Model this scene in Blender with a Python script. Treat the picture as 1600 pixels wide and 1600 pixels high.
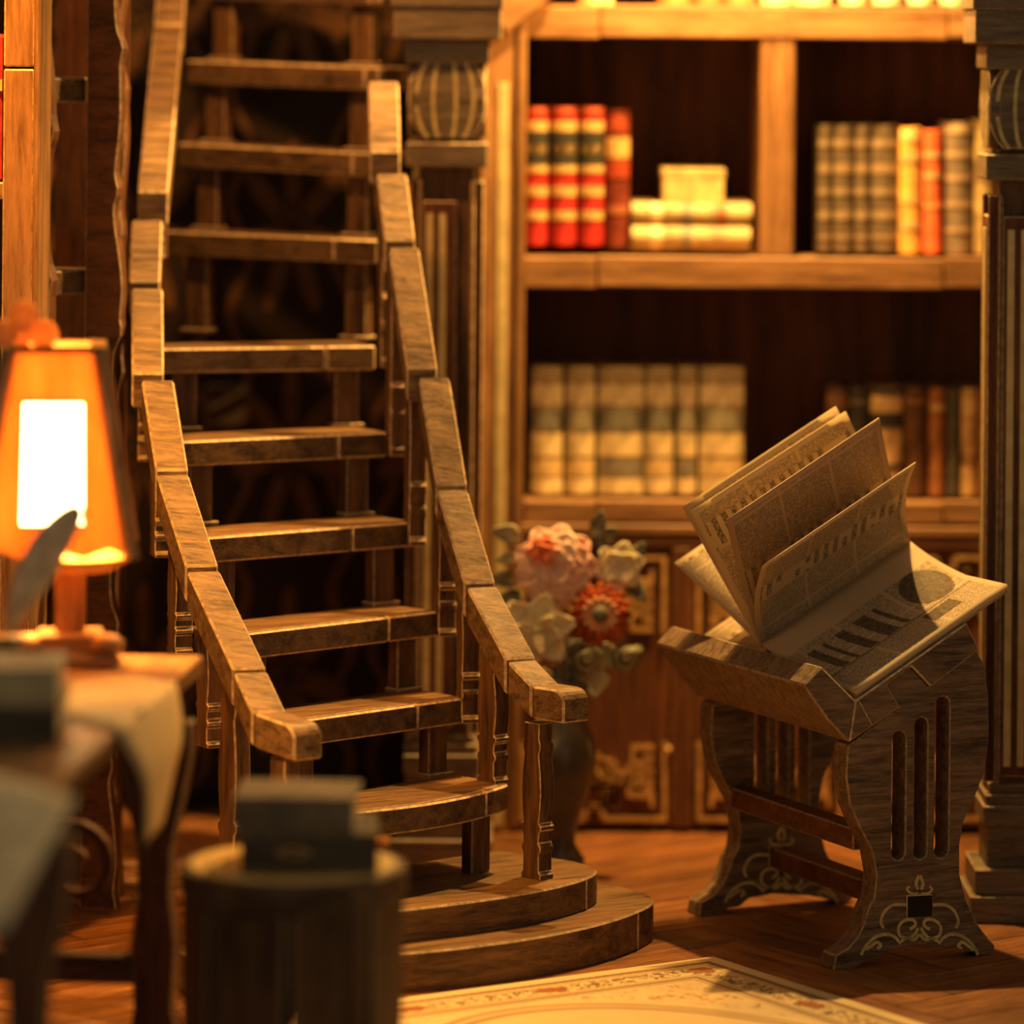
import bpy, bmesh, math, random
from mathutils import Vector, Matrix, Euler
random.seed(7)
S = bpy.context.scene
for o in list(bpy.data.objects): bpy.data.objects.remove(o)
COL = S.collection
# ------------------------------------------------------------------ camera
F, CX, HY, H = 6700.0, 800.0, 60.0, 3.2            # focal length in px, horizon row, eye height
TH = math.radians(0.5)
RIGHT = Vector((math.cos(TH), 0, math.sin(TH))); UP = Vector((-math.sin(TH), 0, math.cos(TH))); FWD = Vector((0, 1, 0))
CAM = Vector((0, 0, H))
cd = bpy.data.cameras.new('camera'); cam = bpy.data.objects.new('camera', cd); COL.objects.link(cam)
m = Matrix((RIGHT, UP, -FWD)).transposed().to_4x4(); m.translation = CAM
cam.matrix_world = m
cd.sensor_width = 36; cd.sensor_fit = 'HORIZONTAL'; cd.lens = F/1600*36
cd.shift_y = -(800-HY)/1600
cd.clip_start = .1; cd.clip_end = 200
cd.dof.use_dof = True; cd.dof.focus_distance = 14.95; cd.dof.aperture_fstop = (cd.lens/1000)/0.25
S.camera = cam
# ------------------------------------------------------------------ light
w = bpy.data.worlds.new('world'); S.world = w; w.use_nodes = True
w.node_tree.nodes['Background'].inputs[0].default_value = (1.0, .74, .44, 1)
w.node_tree.nodes['Background'].inputs[1].default_value = .215
def lamp(name, typ, loc, col, en, size=.1, rot=None, **k):
    l = bpy.data.lights.new(name, typ); l.color = col; l.energy = en
    if typ == 'AREA': l.size = size
    else: l.shadow_soft_size = size
    for a, b in k.items(): setattr(l, a, b)
    o = bpy.data.objects.new(name, l); COL.objects.link(o); o.location = loc
    if rot: o.rotation_euler = rot
    return o
lamp('led_above_bookcase', 'POINT', (.9, 16.6, 4.0), (1, .48, .10), 200, .05)
lamp('ceiling_downlight', 'SPOT', (1.0, 16.6, 5.4), (1, .55, .15), 1700, .05, spot_size=math.radians(120), spot_blend=.6)
lamp('led_above_left_bookcase', 'SPOT', (-1.9, 14.35, 4.7), (1, .38, .045), 900, .05, spot_size=math.radians(66), spot_blend=.5)
lamp('led_above_stairs', 'SPOT', (-.95, 15.85, 4.9), (1, .42, .09), 340, .06, (math.radians(25), 0, 0), spot_size=math.radians(80), spot_blend=.7)
S.view_settings.view_transform = 'Standard'; S.view_settings.look = 'None'
S.view_settings.exposure = 0.0; S.view_settings.gamma = 1.0; S.view_settings.use_curve_mapping = False

# ------------------------------------------------------------------ measuring helpers
def P(x, y, Z): return CAM + (RIGHT*((x-CX)/F) + UP*(-(y-HY)/F) + FWD)*Z
def G(x, y, z):
    d = RIGHT*((x-CX)/F) + UP*(-(y-HY)/F) + FWD
    return CAM + d*((z-H)/d.z)
def onplane(x, y, p0, n):
    d = RIGHT*((x-CX)/F) + UP*(-(y-HY)/F) + FWD
    return CAM + d*((p0-CAM).dot(n)/d.dot(n))
# ------------------------------------------------------------------ materials
class NT:
    def __init__(s, name):
        s.m = bpy.data.materials.new(name); s.m.use_nodes = True; s.t = s.m.node_tree; s.n = s.t.nodes
        s.b = s.n['Principled BSDF']
    def link(s, v, sock):
        if isinstance(v, bpy.types.NodeSocket): s.t.links.new(v, sock)
        else: sock.default_value = v
    def M(s, op, a, b=0.0, c=0.0, clamp=False):
        q = s.n.new('ShaderNodeMath'); q.operation = op; q.use_clamp = clamp
        s.link(a, q.inputs[0]); s.link(b, q.inputs[1]); s.link(c, q.inputs[2]); return q.outputs[0]
    def mix(s, f, a, b):
        q = s.n.new('ShaderNodeMix'); q.data_type = 'RGBA'
        s.link(f, q.inputs[0]); s.link(a, q.inputs[6]); s.link(b, q.inputs[7]); return q.outputs[2]
    def coord(s, k='Object'): return s.n.new('ShaderNodeTexCoord').outputs[k]
    def mapping(s, v, scale=(1,1,1), rot=(0,0,0)):
        q = s.n.new('ShaderNodeMapping'); s.link(v, q.inputs[0]); q.inputs['Scale'].default_value = scale; q.inputs['Rotation'].default_value = rot
        return q.outputs[0]
    def noise(s, v, sc, det=3, rough=.6, dist=0):
        q = s.n.new('ShaderNodeTexNoise'); s.link(v, q.inputs['Vector']); q.inputs['Scale'].default_value = sc
        q.inputs['Detail'].default_value = det; q.inputs['Roughness'].default_value = rough; q.inputs['Distortion'].default_value = dist
        return q.outputs['Fac']
    def white(s, v):
        q = s.n.new('ShaderNodeTexWhiteNoise'); q.noise_dimensions = '2D'; s.link(v, q.inputs['Vector']); return q.outputs['Value']
    def sep(s, v):
        q = s.n.new('ShaderNodeSeparateXYZ'); s.link(v, q.inputs[0]); return q.outputs
    def comb(s, x, y, z=0.0):
        q = s.n.new('ShaderNodeCombineXYZ'); s.link(x, q.inputs[0]); s.link(y, q.inputs[1]); s.link(z, q.inputs[2]); return q.outputs[0]
    def step(s, v, lo, hi):                       # 1 between lo and hi
        return s.M('MULTIPLY', s.M('GREATER_THAN', v, lo), s.M('LESS_THAN', v, hi))
    def ramp(s, f, *stops):
        q = s.n.new('ShaderNodeValToRGB'); s.link(f, q.inputs[0]); e = q.color_ramp.elements
        while len(e) < len(stops): e.new(.5)
        for k, (p, c) in enumerate(stops): e[k].position = p; e[k].color = (*c, 1)
        return q.outputs[0]
    def bump(s, h, st=.3, d=.01):
        q = s.n.new('ShaderNodeBump'); q.inputs['Strength'].default_value = st; q.inputs['Distance'].default_value = d
        s.link(h, q.inputs['Height']); s.t.links.new(q.outputs[0], s.b.inputs['Normal'])
    def done(s, col, rough=.6, spec=.3):
        s.link(col, s.b.inputs['Base Color']); s.link(rough, s.b.inputs['Roughness']); s.b.inputs['Specular IOR Level'].default_value = spec
        return s.m
def wood(name, lo, hi, grain='z', rough=.55, fine=1.0, spec=.35, rotz=0.0):
    n = NT(name); st = {'x': (1.2, 13, 13), 'y': (13, 1.2, 13), 'z': (13, 13, 1.2)}[grain]
    v = n.coord()
    if rotz: v = n.mapping(v, (1, 1, 1), (0, 0, -rotz))
    mv = n.mapping(v, tuple(q*fine for q in st))
    a = n.noise(mv, 1.6, 5, .65, .6); b = n.noise(n.mapping(v, tuple(q*fine*4 for q in st)), 2.0, 3, .7)
    big = n.noise(v, 2.2, 2)
    f = n.M('ADD', n.M('MULTIPLY', a, .55), n.M('ADD', n.M('MULTIPLY', b, .3), n.M('MULTIPLY', big, .15)))
    c = n.ramp(f, (.40, lo), (.5, tuple((p+q)/2 for p, q in zip(lo, hi))), (.60, hi))
    n.bump(n.M('ADD', a, b), .25, .006)
    return n.done(c, n.M('ADD', rough-.1, n.M('MULTIPLY', b, .25)), spec)
def plain(name, c, rough=.6, var=.25, sc=9, spec=.3, metal=0):
    n = NT(name); f = n.noise(n.coord(), sc, 4)
    d = tuple(q*(1-var) for q in c); e = tuple(min(1, q*(1+var)) for q in c)
    n.b.inputs['Metallic'].default_value = metal
    return n.done(n.ramp(f, (.35, d), (.65, e)), rough, spec)
M = {}
M['walnut'] = wood('walnut', (.035, .016, .007), (.18, .09, .038), 'z')
M['walnut_x'] = wood('walnut_x', (.038, .019, .009), (.17, .097, .045), 'x')
M['walnut_y'] = wood('walnut_y', (.05, .028, .014), (.22, .135, .07), 'y')
M['rail'] = wood('rail_wood', (.06, .032, .013), (.29, .178, .08), 'x', .5, 1.4)
M['edge'] = plain('pale_cut_edge', (.52, .39, .23), .6, .4, 40)
M['red'] = wood('red_wood', (.05, .017, .007), (.17, .062, .022), 'z')
M['red_x'] = wood('red_wood_x', (.05, .017, .007), (.17, .065, .024), 'x')
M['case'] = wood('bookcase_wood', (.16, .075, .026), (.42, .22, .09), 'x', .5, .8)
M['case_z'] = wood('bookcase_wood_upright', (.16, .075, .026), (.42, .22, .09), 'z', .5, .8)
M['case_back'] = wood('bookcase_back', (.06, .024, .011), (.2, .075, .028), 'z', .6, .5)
M['grey'] = wood('grey_wood', (.075, .055, .036), (.24, .18, .115), 'x', .55, 1.1)
M['cream'] = plain('cream_inlay', (.62, .5, .24), .55, .15, 14)
M['gold'] = plain('gilt_print', (.55, .44, .18), .45, .25, 30, .5)
M['fret'] = plain('gilt_fret', (.52, .30, .10), .5, .3, 20, .5)
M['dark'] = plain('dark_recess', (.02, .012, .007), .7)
M['page'] = plain('book_page_block', (.62, .5, .32), .8, .12, 30)
M['vase'] = plain('dark_glazed_metal', (.075, .065, .05), .3, .35, 6, .6)
def colmat(c, rough=.6, var=.3, sc=16):
    k = 'tint_%02d_%02d_%02d' % tuple(int(q*99) for q in c)
    if k not in M: M[k] = plain(k, c, rough, var, sc)
    return M[k]
# ------------------------------------------------------------------ object helpers
ORG = {}
def tag(o, label=None, cat=None, group=None, kind=None):
    if label: o['label'] = label
    if cat: o['category'] = cat
    if group: o['group'] = group
    if kind: o['kind'] = kind
    return o
def thing(name, loc, label=None, cat=None, group=None, kind=None):
    o = bpy.data.objects.new(name, None); o.empty_display_size = .1; COL.objects.link(o); o.location = loc; ORG[o.name] = Vector(loc)
    return tag(o, label, cat, group, kind)
def mk(name, bm, mats, parent=None, loc=None, smooth=False):
    """bm is in world coordinates; parent is a thing or a part"""
    if not isinstance(mats, (list, tuple)): mats = [mats]
    mats = [M[q] if isinstance(q, str) else q for q in mats]
    org = ORG[parent.name] if parent else (Vector(loc) if loc is not None else Vector((0, 0, 0)))
    bmesh.ops.translate(bm, verts=bm.verts, vec=-org)
    bmesh.ops.recalc_face_normals(bm, faces=bm.faces)
    me = bpy.data.meshes.new(name); bm.to_mesh(me); bm.free()
    for q in mats: me.materials.append(q)
    if smooth:
        for p in me.polygons: p.use_smooth = True
    o = bpy.data.objects.new(name, me); COL.objects.link(o)
    ORG[o.name] = org
    if parent: o.parent = parent
    else: o.location = org
    return o
def bevel(bm, wd=.006, ang=35, mat=1, seg=1):
    if wd <= 0: return bm
    bmesh.ops.recalc_face_normals(bm, faces=bm.faces)
    es = [e for e in bm.edges if len(e.link_faces) == 2 and e.calc_face_angle(0) > math.radians(ang)]
    bmesh.ops.bevel(bm, geom=es, offset=wd, segments=seg, affect='EDGES', material=mat, clamp_overlap=True)
    return bm
def prism(bm, pts, vec):
    """polygon pts swept along vec"""
    a = [bm.verts.new(p) for p in pts]; b = [bm.verts.new(Vector(p)+vec) for p in pts]
    n = len(a); bm.faces.new(a); bm.faces.new(list(reversed(b)))
    for i in range(n): bm.faces.new((a[i], b[i], b[(i+1) % n], a[(i+1) % n]))
    return bm
def hexa(bm, bot, top):
    a = [bm.verts.new(p) for p in bot]; b = [bm.verts.new(p) for p in top]
    bm.faces.new(a[::-1]); bm.faces.new(b)
    for i in range(4): bm.faces.new((a[i], a[(i+1) % 4], b[(i+1) % 4], b[i]))
    return bm
def box(x0, x1, y0, y1, z0, z1, bv=.006, bm=None):
    bm = bm or bmesh.new(); nb = bmesh.new() if len(bm.verts) else bm
    hexa(nb, [(x0, y0, z0), (x1, y0, z0), (x1, y1, z0), (x0, y1, z0)], [(x0, y0, z1), (x1, y0, z1), (x1, y1, z1), (x0, y1, z1)])
    bevel(nb, bv)
    if nb is not bm: join(bm, nb)
    return bm
def join(bm, nb):
    me = bpy.data.meshes.new('tmp'); nb.to_mesh(me); nb.free(); bm.from_mesh(me); bpy.data.meshes.remove(me); return bm
def obox(c, ux, uy, sx, sy, z0, z1, bv=.006):
    """box with horizontal axes ux, uy around c"""
    q = [c-ux*sx-uy*sy, c+ux*sx-uy*sy, c+ux*sx+uy*sy, c-ux*sx+uy*sy]
    bm = bmesh.new(); hexa(bm, [Vector((p.x, p.y, z0)) for p in q], [Vector((p.x, p.y, z1)) for p in q]); return bevel(bm, bv)
def pbox(x0, x1, y0, y1, Z, depth, bv=.006):
    """frontal box whose front face spans these photo rows and columns at depth Z"""
    ym, xm = (y0+y1)/2, (x0+x1)/2
    return box(P(x0, ym, Z).x, P(x1, ym, Z).x, Z, Z+depth, P(xm, y1, Z).z, P(xm, y0, Z).z, bv)
def plate(outline, holes, o, u, v, vec, bv=.004):
    """2D outline with holes in the frame o,u,v, given thickness vec"""
    bm = bmesh.new(); es = []
    for loop in [outline]+list(holes):
        vs = [bm.verts.new(o+u*p[0]+v*p[1]) for p in loop]
        es += [bm.edges.new((vs[i], vs[(i+1) % len(vs)])) for i in range(len(vs))]
    bmesh.ops.triangle_fill(bm, use_beauty=True, use_dissolve=False, edges=es, normal=u.cross(v))
    r = bmesh.ops.extrude_face_region(bm, geom=list(bm.faces))
    bmesh.ops.translate(bm, verts=[g for g in r['geom'] if isinstance(g, bmesh.types.BMVert)], vec=vec)
    return bevel(bm, bv, 40)
def catmull(pts, n=6, closed=False):
    out = []; m_ = len(pts); pts = [Vector(p) for p in pts]
    rng = range(m_) if closed else range(m_-1)
    for i in rng:
        if closed: p0, p1, p2, p3 = (pts[(i+k-1) % m_] for k in range(4))
        else: p0, p1, p2, p3 = pts[max(i-1, 0)], pts[i], pts[i+1], pts[min(i+2, m_-1)]
        for k in range(n):
            t = k/n; out.append(.5*((2*p1)+(p2-p0)*t+(2*p0-5*p1+4*p2-p3)*t*t+(3*p1-p0-3*p2+p3)*t**3))
    if not closed: out.append(pts[-1])
    return out
def ribbon(bm, pts, wd, o, u, v, vec):
    """flat band of width wd along a 2D polyline, raised by vec"""
    pts = [Vector(p) for p in pts]; L = []; R_ = []
    for i, p in enumerate(pts):
        a = pts[max(i-1, 0)]; b = pts[min(i+1, len(pts)-1)]; d = (b-a)
        if d.length < 1e-9: d = Vector((1, 0))
        d.normalize(); q = Vector((-d.y, d.x))
        k = 1.0
        if 0 < i < len(pts)-1:
            d1 = (p-a).normalized(); c = abs(d1.dot(d)); k = 1/max(c, .6)
        L.append(p+q*wd/2*k); R_.append(p-q*wd/2*k)
    T = lambda p: o+u*p.x+v*p.y
    A = [(bm.verts.new(T(l)), bm.verts.new(T(r)), bm.verts.new(T(r)+vec), bm.verts.new(T(l)+vec)) for l, r in zip(L, R_)]
    for i in range(len(A)-1):
        for k in range(4): bm.faces.new((A[i][k], A[i][(k+1) % 4], A[i+1][(k+1) % 4], A[i+1][k]))
    bm.faces.new(A[0]); bm.faces.new(A[-1][::-1]); return bm
def lathe(prof, c, seg=28):
    bm = bmesh.new(); rings = []
    for r, z in prof:
        rings.append([bm.verts.new((c.x+r*math.cos(2*math.pi*k/seg), c.y+r*math.sin(2*math.pi*k/seg), z)) for k in range(seg)])
    for a, b in zip(rings, rings[1:]):
        for k in range(seg): bm.faces.new((a[k], a[(k+1) % seg], b[(k+1) % seg], b[k]))
    bm.faces.new(rings[0][::-1]); bm.faces.new(rings[-1]); return bm
def sheet(grid, th, n_of=None):
    """grid[i][j] of points -> thin sheet with UV, thickness th along its normals"""
    bm = bmesh.new(); uv = bm.loops.layers.uv.new('UVMap'); I, J = len(grid), len(grid[0])
    def nrm(i, j):
        a = grid[min(i+1, I-1)][j]-grid[max(i-1, 0)][j]; b = grid[i][min(j+1, J-1)]-grid[i][max(j-1, 0)]
        return a.cross(b).normalized()
    A = [[bm.verts.new(grid[i][j]+nrm(i, j)*th/2) for j in range(J)] for i in range(I)]
    B = [[bm.verts.new(grid[i][j]-nrm(i, j)*th/2) for j in range(J)] for i in range(I)]
    def quad(vs, st):
        f = bm.faces.new(vs)
        for l, q in zip(f.loops, st): l[uv].uv = q
    s = lambda i, j: (i/(I-1), j/(J-1))
    for i in range(I-1):
        for j in range(J-1):
            k = [(i, j), (i+1, j), (i+1, j+1), (i, j+1)]
            quad([A[a][b] for a, b in k], [s(a, b) for a, b in k])
            quad([B[a][b] for a, b in k[::-1]], [s(a, b) for a, b in k[::-1]])
    rim = [(i, 0) for i in range(I)]+[(I-1, j) for j in range(1, J)]+[(i, J-1) for i in range(I-2, -1, -1)]+[(0, j) for j in range(J-2, 0, -1)]
    for a, b in zip(rim, rim[1:]+rim[:1]):
        quad([A[a[0]][a[1]], B[a[0]][a[1]], B[b[0]][b[1]], A[b[0]][b[1]]], [(-1, -1)]*4)
    return bm
E = Vector
X_, Y_, Z_ = Vector((1, 0, 0)), Vector((0, 1, 0)), Vector((0, 0, 1))

# ================================================================== SETTING
fl = thing('floor', (0, 15, 0), kind='structure')
mk('subfloor', box(-4.2, 4.2, 9.5, 18.6, -.08, -.0135, 0), 'dark', fl)
PW, PL = .27, 1.08                                               # herringbone parquet
base_p = []
for k in range(6):
    fm = wood('parquet_%d' % k, tuple(q*(.75+.1*k) for q in (.09, .03, .009)), tuple(q*(.75+.1*k) for q in (.30, .125, .038)), 'x', .4, .8, .45)
    bm = box(-PL/2+.003, PL/2-.003, -PW/2+.003, PW/2-.003, -.013, 0, .003)
    me = bpy.data.meshes.new('plank'); bmesh.ops.recalc_face_normals(bm, faces=bm.faces); bm.to_mesh(me); bm.free()
    me.materials.append(fm); me.materials.append(fm); base_p.append(me)
c45 = math.sqrt(.5); rot = Matrix.Rotation(math.radians(38), 2)
cnt = 0
for i in range(-26, 27):
    for j in range(-9, 10):
        for kind in (0, 1):
            # classic herringbone lattice: step (PW, PW) along the zigzag, (PL,-PL) across it
            ox, oy = i*PW+j*PL, i*PW-j*PL
            cx, cy, a = (ox+PL/2, oy+PW/2, 0) if kind == 0 else (ox+PW/2, oy+PW+PL/2, math.pi/2)
            p = rot @ Vector((cx, cy)); x, y = p.x, p.y+14.6
            if not (-2.9 < x < 2.9 and 11.4 < y < 18.0): continue
            q = bpy.data.objects.new('plank', random.choice(base_p)); COL.objects.link(q); q.parent = fl
            q.location = (x, y-15, 0); q.rotation_euler = (0, 0, a+math.radians(38)); cnt += 1
# damask wall paper
n = NT('damask_wallpaper'); X, Yc, Zc = n.sep(n.coord())[0:3]
fx = n.M('ABSOLUTE', n.M('SUBTRACT', n.M('FRACT', n.M('DIVIDE', X, .62)), .5)); fz = n.M('FRACT', n.M('DIVIDE', Zc, .95))
d1 = n.M('SUBTRACT', fz, .5); r = n.M('SQRT', n.M('ADD', n.M('MULTIPLY', fx, fx), n.M('MULTIPLY', d1, d1)))
an = n.M('ARCTAN2', fx, d1)
pet = n.M('MULTIPLY', n.M('ADD', n.M('COSINE', n.M('MULTIPLY', an, 7)), 1.4), .17)
m1 = n.M('MULTIPLY', n.M('LESS_THAN', r, pet), n.M('GREATER_THAN', r, n.M('MULTIPLY', pet, .35)))
wv = n.M('ADD', .36, n.M('MULTIPLY', n.M('SINE', n.M('MULTIPLY', fz, 12.566)), .07))
m2 = n.M('LESS_THAN', n.M('ABSOLUTE', n.M('SUBTRACT', fx, wv)), .03)
msk = n.M('MAXIMUM', m1, m2)
M['damask'] = n.done(n.mix(n.M('MULTIPLY', msk, n.noise(n.coord(), 6)), (.035, .02, .012, 1), (.36, .17, .055, 1)), .6)
tag(mk('wall_back', box(-4.2, 4.2, 18.3, 18.4, -.02, 5.2, 0), 'damask', loc=(0, 18.3, 0)), kind='structure')
tag(mk('wall_left', box(-4.2, -4.1, 12.5, 18.3, -.02, 5.2, 0), 'red', loc=(-4.15, 15, 0)), kind='structure')
fr_ = thing('framed_panel', E((P(356, 665, 18.26).x, 18.28, P(356, 665, 18.26).z)), 'small brown panel with gilt diagonal bands on the wall behind the stairs', 'panel')
mk('panel_board', pbox(322, 390, 602, 664, 18.26, .035, .006), ['red', 'edge'], fr_)
for q in ([(328, 634), (384, 604), (386, 612), (328, 644)], [(330, 662), (384, 634), (388, 648), (376, 662)]):
    mk('gilt_band', bevel(prism(bmesh.new(), [P(x, y, 18.25) for x, y in q], Y_*.009), .002), ['gold', 'gold'], fr_)
tag(mk('wall_right', box(3.4, 3.5, 14.5, 18.3, -.02, 5.2, 0), 'red', loc=(3.45, 15, 0)), kind='structure')
# pier beside the bookcase that the first column stands in front of
tag(mk('wall_pier', pbox(640, 744, -330, 1293, 17.2, 1.09, 0), 'walnut', loc=(-.2, 17.2, 0)), kind='structure')

# ================================================================== STAIRCASE
stair = thing('staircase', (-.4, 15.2, 0), 'curved open wooden staircase with segmented handrails rising behind the round stool', 'staircase')
MID = E((-.32, 14.72, 0)); D = E((.744, .668, 0)).normalized(); NN = E((D.y, -D.x, 0))
def platform(name, pts, back, z0, z1, seam):
    out = [MID+D*a+NN*b for a, b in [tuple(q) for q in catmull(pts, 5)]] + [MID+D*back[0][0]+NN*back[0][1], MID+D*back[1][0]+NN*back[1][1]]
    bm = prism(bmesh.new(), [E((p.x, p.y, z0)) for p in out], Z_*(z1-z0)); bevel(bm, .007, 40)
    o = mk(name, bm, ['rail_d', 'edge2'], stair)
    for s in seam:
        c = MID+D*s[0]+NN*s[1]
        mk('joint_strip', obox(c, D, NN, .004, .02, z0+.004, z1-.004, 0), 'edge', o)
M['rail_d'] = wood('step_wood', (.05, .025, .01), (.22, .118, .045), 'x', .5, 1.2, rotz=math.radians(30))
M['edge2'] = plain('worn_step_edge', (.28, .21, .13), .6, .4, 50)
platform('bottom_step', [(1.08, -.1), (1.06, .06), (.98, .18), (.85, .255), (.66, .32), (.45, .357), (.2, .36), (-.1, .315), (-.3, .25), (-.55, .14), (-.76, 0), (-.84, -.18)], [(-.8, -.3), (1.0, -.3)], 0, .137, [(.82, .25)])
platform('lower_step', [(.87, -.12), (.85, .0), (.79, .085), (.66, .15), (.48, .19), (.28, .2), (.04, .178), (-.22, .13), (-.48, .05), (-.66, -.12)], [(-.62, -.45), (.8, -.45)], .137, .25, [(.69, .122)])
TR = [ # right end, left end (photo) + depths, overhang on the left, seam position
 (795, 1225, 15.2, 575, 1262, None, .22, .80, .085),
 (728, 1090, 15.4, 475, 1125, None, .10, .72, 0),
 (683, 955, 15.6, 385, 990, None, .05, .75, 0),
 (648, 815, 15.8, 325, 840, None, .03, .70, 0),
 (605, 675, 16.0, 285, 690, None, .02, .76, 0),
 (587, 540, 16.2, 255, 545, None, .02, .77, 0),
 (590, 375, 16.45, 288, 362, 16.85, .10, .80, 0),
 (590, 240, 16.6, 310, 225, 17.0, .12, .88, 0),
 (592, 105, 16.75, 322, 95, 17.15, .12, .93, 0),
 (594, -28, 16.9, 335, -38, 17.3, .12, .95, 0),
 (596, -150, 17.05, 340, -160, 17.4, .12, .95, 0)]
TOPS = []
for k, (xr, yr, zr, xl, yl, zl, ov, seam, arc) in enumerate(TR):
    R = P(xr, yr, zr); L = G(xl, yl, R.z) if zl is None else P(xl, yl, zl)
    L = L+(L-R)*ov
    ax = (R-L); hx = E((ax.x, ax.y, 0)); ln = hx.length; hx.normalize(); bk = E((-hx.y, hx.x, 0)); bk = bk if bk.y > 0 else -bk
    th = .092
    def fr(t, inset=0): return L+ax*t-bk*(arc*4*t*(1-t))+bk*inset
    dep = .28
    N_ = 9 if arc else 1
    pts = [fr(t/N_, .032) for t in range(N_+1)]+[R+bk*dep, L+bk*dep]
    bm = prism(bmesh.new(), [p-Z_*th for p in pts], Z_*th); bevel(bm, .005)
    tr = mk('tread', bm, ['rail_d', 'edge2'], stair)
    gap = .002/ln
    for t0, t1 in ((0, seam-gap), (seam+gap, 1)):
        n2 = 6 if arc else 1
        ts = [t0+(t1-t0)*i/n2 for i in range(n2+1)]
        q = [fr(t) for t in ts]+[fr(t, .03) for t in ts[::-1]]
        bm = prism(bmesh.new(), [p-Z_*th for p in q], Z_*th); bevel(bm, .007)
        mk('nosing', bm, ['walnut_x', 'edge'], tr)
    TOPS.append((L, R, hx, bk, ln))
# posts that carry each tread, standing on the one below
for k, (L, R, hx, bk, ln) in enumerate(TOPS):
    zb = .25 if k == 0 else None
    for t in (.13, .88):
        if k == 0 and t < .5: t = .2
        c = L+(R-L)*t+bk*.062
        if k:
            L2, R2 = TOPS[k-1][0], TOPS[k-1][1]
            zb = L2.z+(R2.z-L2.z)*t
        bm = obox(c, hx, bk, .047, .028, zb, c.z-.092, .005)
        po = mk('support_post', bm, ['walnut', 'edge2'], stair)
        if k: mk('foot_block', obox(c-bk*.012, hx, bk, .062, .038, zb, zb+.014, .003), ['grey', 'edge'], po)
# hand rails
RJ = [((905, 1078, 14.98), (852, 1070, 15.06)), ((852, 1070, 15.06), (815, 1031, 15.13)), ((814, 1029, 15.13), (752, 914, 15.33)), ((750, 911, 15.34), (706, 762, 15.55)),
      ((706, 758, 15.55), (678, 586, 15.75)), ((660, 576, 15.74), (631, 383, 15.95)), ((625, 376, 15.95), (612, 268, 16.12)), ((602, 238, 16.2), (599, 124, 16.42))]
LJ = [((486, 1135, 14.22), (420, 1112, 14.34)), ((420, 1112, 14.34), (391, 1049, 14.5)), ((390, 1045, 14.5), (317, 890, 14.9)), ((316, 885, 14.9), (269, 739, 15.2)), ((269, 735, 15.2), (246, 591, 15.5)),
      ((231, 584, 15.5), (230, 448, 15.85)), ((226, 440, 15.88), (230, 340, 16.1)), ((239, 300, 16.1), (263, 45, 16.9)), ((264, 39, 16.9), (278, -150, 17.4))]
RAILPTS = {}
for side, J in (('r', RJ), ('l', LJ)):
    pts = []
    for k, (a, b) in enumerate(J):
        A, B = P(*a), P(*b); d = B-A; hd = E((d.x, d.y, 0)).normalized(); pr = E((hd.y, -hd.x, 0))
        if pr.x < 0: pr = -pr
        pr = (pr*.6+X_*.4).normalized(); wd = .058
        if k == 0: pr = E((.80, .60, 0))
        g = d.normalized()*.004; A2, B2 = A+g, B-g
        if k < 2: A2, B2 = A, B
        if k == 0: A2 = A+d.normalized()*.01
        hgt = .115 if k < 2 else .13
        bm = bmesh.new()
        if k == 0:                                        # rounded nose
            dn = (B2-A2).normalized(); rr = .045
            nose = [A2+dn*rr-dn*rr*math.sin(t)-Z_*(rr-rr*math.cos(t)) for t in [math.pi/2*q/5 for q in range(6)]]
            prism(bm, [p-pr*wd for p in [B2]+nose+[A2-Z_*hgt, B2-Z_*hgt]], pr*wd*2)
        else:
            hexa(bm, [A2-pr*wd-Z_*hgt, A2+pr*wd-Z_*hgt, B2+pr*wd-Z_*hgt, B2-pr*wd-Z_*hgt], [A2-pr*wd, A2+pr*wd, B2+pr*wd, B2-pr*wd])
        bevel(bm, .007, 25); mk('handrail_section', bm, ['rail', 'edge'], stair)
        pts += [A, B]
    RAILPTS[side] = pts
# flat cut balusters: profile in the run direction, constant thickness across
PROF = [(0, 1.), (.035, 1.), (.05, .82), (.16, .8), (.185, .98), (.21, .98), (.235, .78), (.30, .86), (.315, 1.02), (.345, 1.02), (.36, .8), (.45, .92), (.56, 1.0), (.68, .92), (.80, .74), (.84, .9), (.87, .9), (.9, .76), (1, .8)]
def baluster(top, zb, run, half=.05, thick=.033):
    run = run.normalized(); ac = E((run.y, -run.x, 0)); h = top.z-zb
    out = [(half*w_, t*h) for t, w_ in PROF]+[(-half*w_, t*h) for t, w_ in PROF[::-1]]
    o = E((top.x, top.y, zb))-ac*thick
    bm = plate(out, [], o, run, Z_, ac*thick*2, .005)
    mk('baluster', bm, ['walnut', 'edge'], stair)
def mid(pts, t): return pts
back_lo = -NN
rb = [(842, 1071, 15.08, .25, back_lo), (772, 955, 15.26, .557-.005, back_lo), (733, 855, 15.42, .833-.09, None), (697, 705, 15.61, 1.116-.09, None), (651, 520, 15.8, 1.42-.09, None), (622, 340, 16.0, 1.731-.09, None), (608, 200, 16.28, 2.04-.09, None)]
for x, y, z, zb, run in rb:
    t = P(x, y, z); baluster(t-Z_*.128, zb, run or E((-.25, .97, 0)))
lb = [(446, 1122, 14.31, .25, back_lo), (368, 995, 14.62, .25, back_lo), (330, 915, 14.83, .833-.09, E((-.5, .86, 0))), (283, 785, 15.12, 1.116-.09, E((-.4, .9, 0))), (254, 645, 15.40, 1.42-.09, E((-.3, .95, 0))), (231, 500, 15.72, 1.731-.09, E((-.1, 1, 0))), (229, 385, 15.98, 2.04-.09, E((0, 1, 0))), (247, 215, 16.35, 2.44-.09, E((.1, 1, 0)))]
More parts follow.
